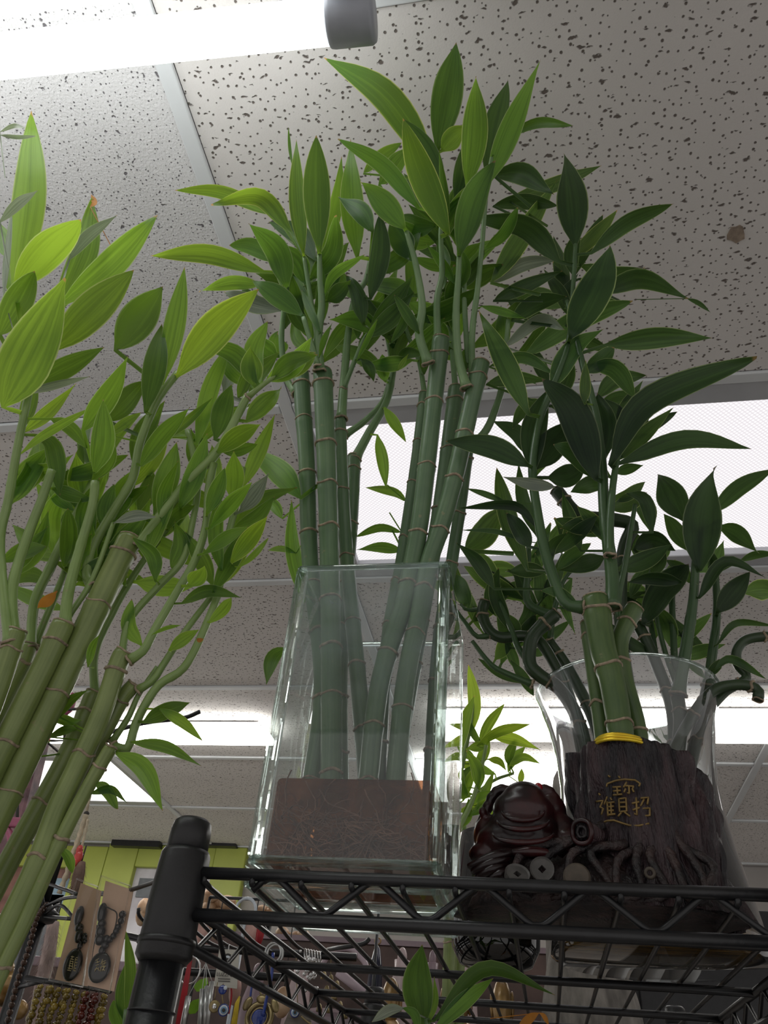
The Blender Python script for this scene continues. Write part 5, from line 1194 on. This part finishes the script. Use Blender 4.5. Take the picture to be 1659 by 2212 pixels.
# wire hook from the post that carries the cards
MB().tube(catmull([V((-.258, .553, 1.627)), atY(308, 1914, .585), atY(270, 1925, .605), atY(205, 1933, .64), atY(178, 1937, .66)], 6), .0016, 7).build('card_hook', M['black'], rack)
M['tan'] = pm('tan_card', (0.62, 0.43, 0.31), 0.6, var=0.1, scale=15)
M['plastic'] = glass_mat('clear_packet', (0.97, 0.96, 0.95), 0.0, gain=0.5, rough=0.03)
M['obsidian'] = pm('black_stone', (0.012, 0.012, 0.012), 0.22, var=0.4, scale=60, coat=.4)
M['palegold'] = pm('pale_gold_print', (0.52, 0.44, 0.24), 0.4, 0.4, var=0.2, scale=60)
def z3(x, y): return 90+x/6.66, 1880+y/6.66
def packet(quad, Y, label, cord_pts, oval, beads, cols, glyph):
    P = lambda x, y, o=0.0: atY(*z3(x, y), Y-o)
    r = thing('pendant_packet', label, 'pendant', P(*quad[3]), 'black stone pendants in clear packets')
    q = [P(*p) for p in quad]; nrm = (q[1]-q[0]).cross(q[3]-q[0]).normalized()
    if nrm.y > 0: nrm = -nrm
    k = pxm(q[0])/6.66
    ctr = sum(q, V((0, 0, 0)))/4
    MB().prism([lerp(p, ctr, .04) for p in q], nrm, .0008).build('backing_card', M['tan'], r, smooth=False)
    fr = [p+nrm*.0075 for p in q]; mb = MB()
    mb.add([f for f in fr], [(0, 1, 2, 3)]); mb.build('clear_cover', M['plastic'], r, smooth=False)
    mb = MB()
    for a, b in zip(fr, fr[1:]+fr[:1]): mb.tube([a, b], .00055, 6)
    mb.build('sealed_edge', M['plastic'], r)
    up = (q[0]-q[3]).normalized(); sd = up.cross(nrm).normalized()
    Mx = Matrix((sd, nrm, up)).transposed()
    x, y, a, b = oval; st = MB().ell(P(x, y, .003)+nrm*.001, (a*k, .0028, b*k), 22, 12, Mx).build('stone_pendant', M['obsidian'], r)
    for x, y, a, b in beads: MB().ell(P(x, y, .003)+nrm*.001, (a*k, min(a*k, .0035), b*k), 14, 9, Mx).build('bead', M['obsidian'], r)
    MB().tube(catmull([P(*p, .003)+nrm*.002 for p in cord_pts], 5), .0005, 5).build('cord', M['ink'], r)
    mb = MB()
    for s in glyph: mb.tube([P(*p, .003)+nrm*.0042 for p in s], .00026, 5)
    tag(mb.build('engraving', M['palegold'], st), 'pale gold engraved characters')
    return r
packet([(565, 155), (872, 272), (660, 1705), (175, 1600)], .625, 'left clear packet with narrow black pendant on tan card', [(550, 560), (560, 850), (560, 1100), (540, 1180)], (455, 1360, 135, 195),
       [(548, 660, 62, 130), (548, 830, 62, 60), (545, 950, 58, 90), (560, 1080, 38, 60), (625, 960, 38, 50), (630, 1020, 30, 36)], 2,
       [[(460, 1255), (505, 1262)], [(480, 1245), (470, 1290)], [(450, 1290), (500, 1300)], [(445, 1320), (495, 1330)], [(440, 1352), (490, 1362)], [(430, 1385), (480, 1395)], [(415, 1420), (470, 1432)], [(408, 1448), (462, 1460)], [(450, 1310), (432, 1440)], [(492, 1320), (478, 1440)],
        [(530, 1270), (556, 1276)], [(524, 1300), (552, 1306)], [(516, 1340), (548, 1346)], [(508, 1380), (542, 1386)], [(500, 1420), (534, 1426)], [(492, 1456), (528, 1462)], [(524, 1280), (500, 1450)]])
packet([(920, 120), (1335, 262), (1045, 1780), (650, 1690)], .598, 'right clear packet with broad black pendant on tan card', [(880, 500), (1000, 560), (1100, 640), (1050, 900), (920, 1080), (870, 1180)], (840, 1400, 158, 185),
       [(880, 620, 66, 135), (875, 770, 60, 55), (860, 880, 70, 80), (850, 1000, 75, 75), (920, 1080, 55, 55), (1170, 640, 50, 50), (1150, 730, 45, 45), (1110, 820, 42, 42), (1080, 880, 42, 42), (1040, 950, 42, 42), (990, 1000, 45, 45), (945, 990, 45, 50), (880, 1160, 50, 60)], 1,
       [[(860, 1285), (810, 1315)], [(815, 1345), (870, 1330)], [(835, 1310), (845, 1350)], [(815, 1385), (862, 1372)], [(800, 1440), (868, 1418)], [(838, 1400), (800, 1470)], [(840, 1425), (872, 1462)],
        [(918, 1290), (888, 1372)], [(912, 1330), (908, 1400)], [(912, 1330), (960, 1318)], [(925, 1355), (962, 1346)], [(880, 1410), (962, 1395)], [(895, 1400), (885, 1468)], [(935, 1340), (930, 1450)], [(905, 1440), (950, 1455)], [(945, 1405), (905, 1465)]])
# bead strands
M['amberbead'] = pm('olive_amber_bead', (0.20, 0.125, 0.012), 0.10, var=0.6, scale=140, coat=.5, alt=(0.42, 0.30, 0.04))
M['redbeads'] = pm('dark_red_bead', (0.12, 0.015, 0.008), 0.12, var=0.4, scale=140, coat=.5)
M['brownbead'] = pm('brown_wood_bead', (0.055, 0.025, 0.014), 0.3, var=0.4, scale=140)
bar = [atY(92, 2118, .70), atY(240, 2140, .70)]
tb = thing('strand_bar', 'thin dark bar carrying the bead strands', 'display bar', bar[0]); 
MB().tube([bar[0]+(bar[0]-bar[1])*.25, bar[1]], .0022, 8).build('bar', M['black'], tb); MB().tube([bar[0], V((pb.x, YS_, bar[0].z))], .0022, 8).build('arm', M['black'], tb)
for i in range(16):
    f = i/15; top = lerp(bar[0], bar[1], f)-V((0, .004*(i % 2), .003)); rg = random.Random(100+i); red = i in (11, 12, 13)
    s_ = thing('bead_strand', 'dark red glass bead strand hanging below the right packet' if red else 'olive gold glass bead strand hanging below the pendant packets', 'bead strand', top, 'red bead strands at the lower left' if red else 'gold bead strands at the lower left')
    mb = MB(); z = top.z
    while z > top.z-.085:
        rb_ = rg.choice((.0014, .0017, .0022, .0030)); z -= rb_
        mb.ell((top.x+rg.uniform(-.0006, .0006), top.y-.003+rg.uniform(-.0008, .0008), z), (rb_*1.1, rb_*1.1, rb_*rg.uniform(.8, 1.2)), 8, 6); z -= rb_*.8
    mb.build('beads', M['redbeads'] if red else M['amberbead'], s_); MB().tube([top+V((0, 0, .003)), V((top.x, top.y-.003, top.z-.086))], .0004, 4).build('thread', M['ink'], s_)
q, L_ = resample(catmull([atY(100, 1955, .75), atY(79, 1985, .735), atY(62, 2050, .73), atY(38, 2120, .73), atY(10, 2235, .73)], 8), .0052)
s_ = thing('bead_string', 'string of small round brown beads beside stand pole', 'bead strand', q[-1])
for p in q: MB().ell(p, (.0027,)*3, 10, 7).build('bead', M['brownbead'], s_)
# fur tails
M['fur'] = pm('pale_pink_fur', (0.52, 0.40, 0.37), 0.9, var=0.3, scale=60)
M['fur2'] = pm('brown_fur', (0.22, 0.14, 0.11), 0.9, var=0.3, scale=60)
def tail(pts, w0, w1, Y, mat, label, n=700, seed=3):
    r = thing('fur_tail', label, 'fur tail', atY(*pts[0], Y)); q, L_ = resample(catmull([atY(x, y, Y) for x, y in pts], 8), .004); k = pxm(q[0]); n_ = len(q)
    rad = [lerp(w0, w1, math.sin(PI*min(1, .15+.75*i/(n_-1))))*k/2 for i in range(n_)]
    core = MB().tube(q, [x*.75 for x in rad], 10).build('core', M[mat], r)
    rg = random.Random(seed); mb = MB()
    for i in range(n):
        j = rg.randrange(n_-1); t = (q[j+1]-q[j]).normalized(); a = t.orthogonal().normalized(); b = t.cross(a); g = rg.uniform(0, 2*PI); o = a*math.cos(g)+b*math.sin(g)
        p = q[j]+o*rad[j]*.6; e = p+o*rad[j]*rg.uniform(.4, .9)+t*rad[j]*rg.uniform(.5, 1.3); s2 = t.cross(o)*.00035
        mb.add([p-s2, p+s2, e], [(0, 1, 2)])
    tag(mb.build('hair', M[mat], r), kind='stuff'); MB().tube([q[0], q[0]+V((0, 0, .02))], .0010, 6).build('cord', M['ink'], r)
tail([(116, 1992), (105, 2060), (88, 2140), (70, 2235)], 26, 40, .80, 'fur', 'pale pink fluffy fur tail left of bead strands')
tail([(176, 1862), (170, 1890), (160, 1935)], 14, 34, .98, 'fur2', 'short brown fur tail below the red bead knot', 400, 5)
# braided cord
M['rope'] = pm('cream_braid', (0.55, 0.46, 0.33), 0.7, var=0.25, scale=120)
M['coral'] = pm('coral_bead', (0.62, 0.07, 0.06), 0.25, var=0.25, scale=60)
r = thing('braided_cord', 'cream braided cord with coral red bead at left', 'cord', atY(192, 1730, .98))
for pl in ([(186, 1760), (175, 1795), (160, 1840), (145, 1885), (128, 1930)], [(190, 1770), (184, 1800), (174, 1838)]):
    q, L_ = resample(catmull([atY(x, y, .98) for x, y in pl], 8), .0035); k = pxm(q[0])
    MB().tube(q, [(5.5 if len(pl) > 3 else 3)*k*(1+.22*math.sin(i*2.1)) for i in range(len(q))], 9).build('braid', M['rope'], r)
MB().tube([atY(202, 1690, .98), atY(192, 1730, .98), atY(187, 1756, .98)], .0018, 7).build('thin_cord', M['rope'], r)
c = atY(187, 1757, .98); k = pxm(c); MB().ell(c, (6*k, 6*k, 4.5*k)).build('black_knot', M['ink'], r)
for x, y, a, b in ((172, 1836, 7, 10), (170, 1850, 9, 13), (163, 1862, 7, 9)): MB().ell(atY(x, y, .975), (a*k, 7*k, b*k), 14, 9).build('coral_bead', M['coral'], r)
MB().tube([atY(202, 1690, .98), V((atY(202, 1690, .98).x, YS_+.01, atY(202, 1690, .98).z+.005)), V((pb.x, YS_, atY(202, 1690, .98).z+.008))], .0015, 6).build('hanger', M['black'], r)
# pink strap, patterned bag and gold statue seen through the canes
M['pattern'] = pm('patterned_cloth', (0.05, 0.02, 0.03), 0.5, var=0.5, scale=45, alt=(0.30, 0.15, 0.17))
r = thing('patterned_bag', 'dark patterned bag glimpsed between the left stalks', 'bag', atY(60, 1900, 1.02))
cs = [atY(x, y, 1.02) for x, y in ((-60, 1390), (128, 1395), (100, 1600), (50, 1800), (0, 1905), (-120, 1880))]
bevel(MB().prism(cs, V((0, 1, 0)), .03).build('body', M['pattern'], r, smooth=False), .006)
for i, (x, y) in enumerate(((150, 1470), (158, 1395), (148, 1520), (95, 1590), (62, 1650))):
    MB().ell(atY(x, y, .99), (.011, .008, .018), 12, 8).build('trinket', M[('pink', 'eyewhite', 'pink', 'coral', 'cobalt')[i]], r)
MB().tube([atY(150, 1395, 1.01), atY(140, 1600, 1.01), atY(60, 1600, 1.01)], .003, 6).build('cord', M['ink'], r)
r = thing('pink_buckle', 'pink plastic buckle at the left behind the canes', 'buckle', atY(40, 1800, .92))
bevel(MB().box(atY(37, 1777, .92), (.026, .008, .012)).build('clasp', M['pink'], r, smooth=False), .002)
MB().tube(catmull([atY(8, 1790, .92), atY(20, 1800, .92), atY(26, 1830, .92), atY(30, 1860, .92)], 5), .0045, 8).build('strap_loop', M['pink'], r)
MB().tube([atY(37, 1777, .925), atY(40, 1640, .95)], .002, 6).build('cord', M['ink'], r)
c = atY(12, 2110, 1.0); k = pxm(c)
r = thing('gold_relief', 'gold carved figure at the lower left photo corner', 'statue', V((c.x, 1.0, c.z-.10)))
mb = MB(); rg = random.Random(12)
for i in range(26): mb.ell(c+V((rg.uniform(-.035, .030), rg.uniform(-.012, .012), rg.uniform(-.08, .055))), (rg.uniform(.008, .016),)*3, 12, 8)
o = mb.build('carving', M['goldfig'], r); rm = o.modifiers.new('fuse', 'REMESH'); rm.mode = 'VOXEL'; rm.voxel_size = .003; rm.use_smooth_shade = True
MB().tube([V((c.x, 1.0, 0)), V((c.x, 1.0, c.z-.05))], .02, 12).build('pedestal', M['board'], r)
# leafy stalk seen between the cards and the post
c = atY(275, 2110, .72); k = pxm(c)
stalk('G', 'dark bamboo shoot between the pendant packets and post', [(268, 2215), (262, 2290)], 22, 26, -1, [([(268, 2250), (270, 2215), (272, 2180)], 14, 9)], name='bamboo_shoot_plant', cut=False, seed=95)
for a in [(272,2190,282,2100,272,2010,24,-1,1), (268,2205,262,2150,272,2080,26,0,-1), (262,2225,250,2190,245,2160,30,0,-1), (275,2210,290,2150,296,2090,16,0,-1)]: leaf('G', *a, tipd=0.0, roll=.1)

c = atY(170, 2100, 1.12); k = pxm(c)
r = thing('dark_carton', 'dark brown carton behind the bead strands', 'box', V((c.x, 1.16, 1.30)))
zt2 = atY(170, 2085, 1.12).z
bevel(MB().box((c.x, 1.16, (1.30+zt2)/2), (250*k, .08, zt2-1.30)).build('carton', M['brownboard'], r, smooth=False), .003)
bevel(MB().box((c.x, 1.16, zt2+.002), (252*k, .084, .012)).build('lid', M['mauve'], r, smooth=False), .002)
MB().tube([V((c.x, 1.16, 0)), V((c.x, 1.16, 1.30))], .03, 12).build('pedestal', M['board'], r)
for o in bpy.data.objects:
    if '_b' in o: del o['_b']
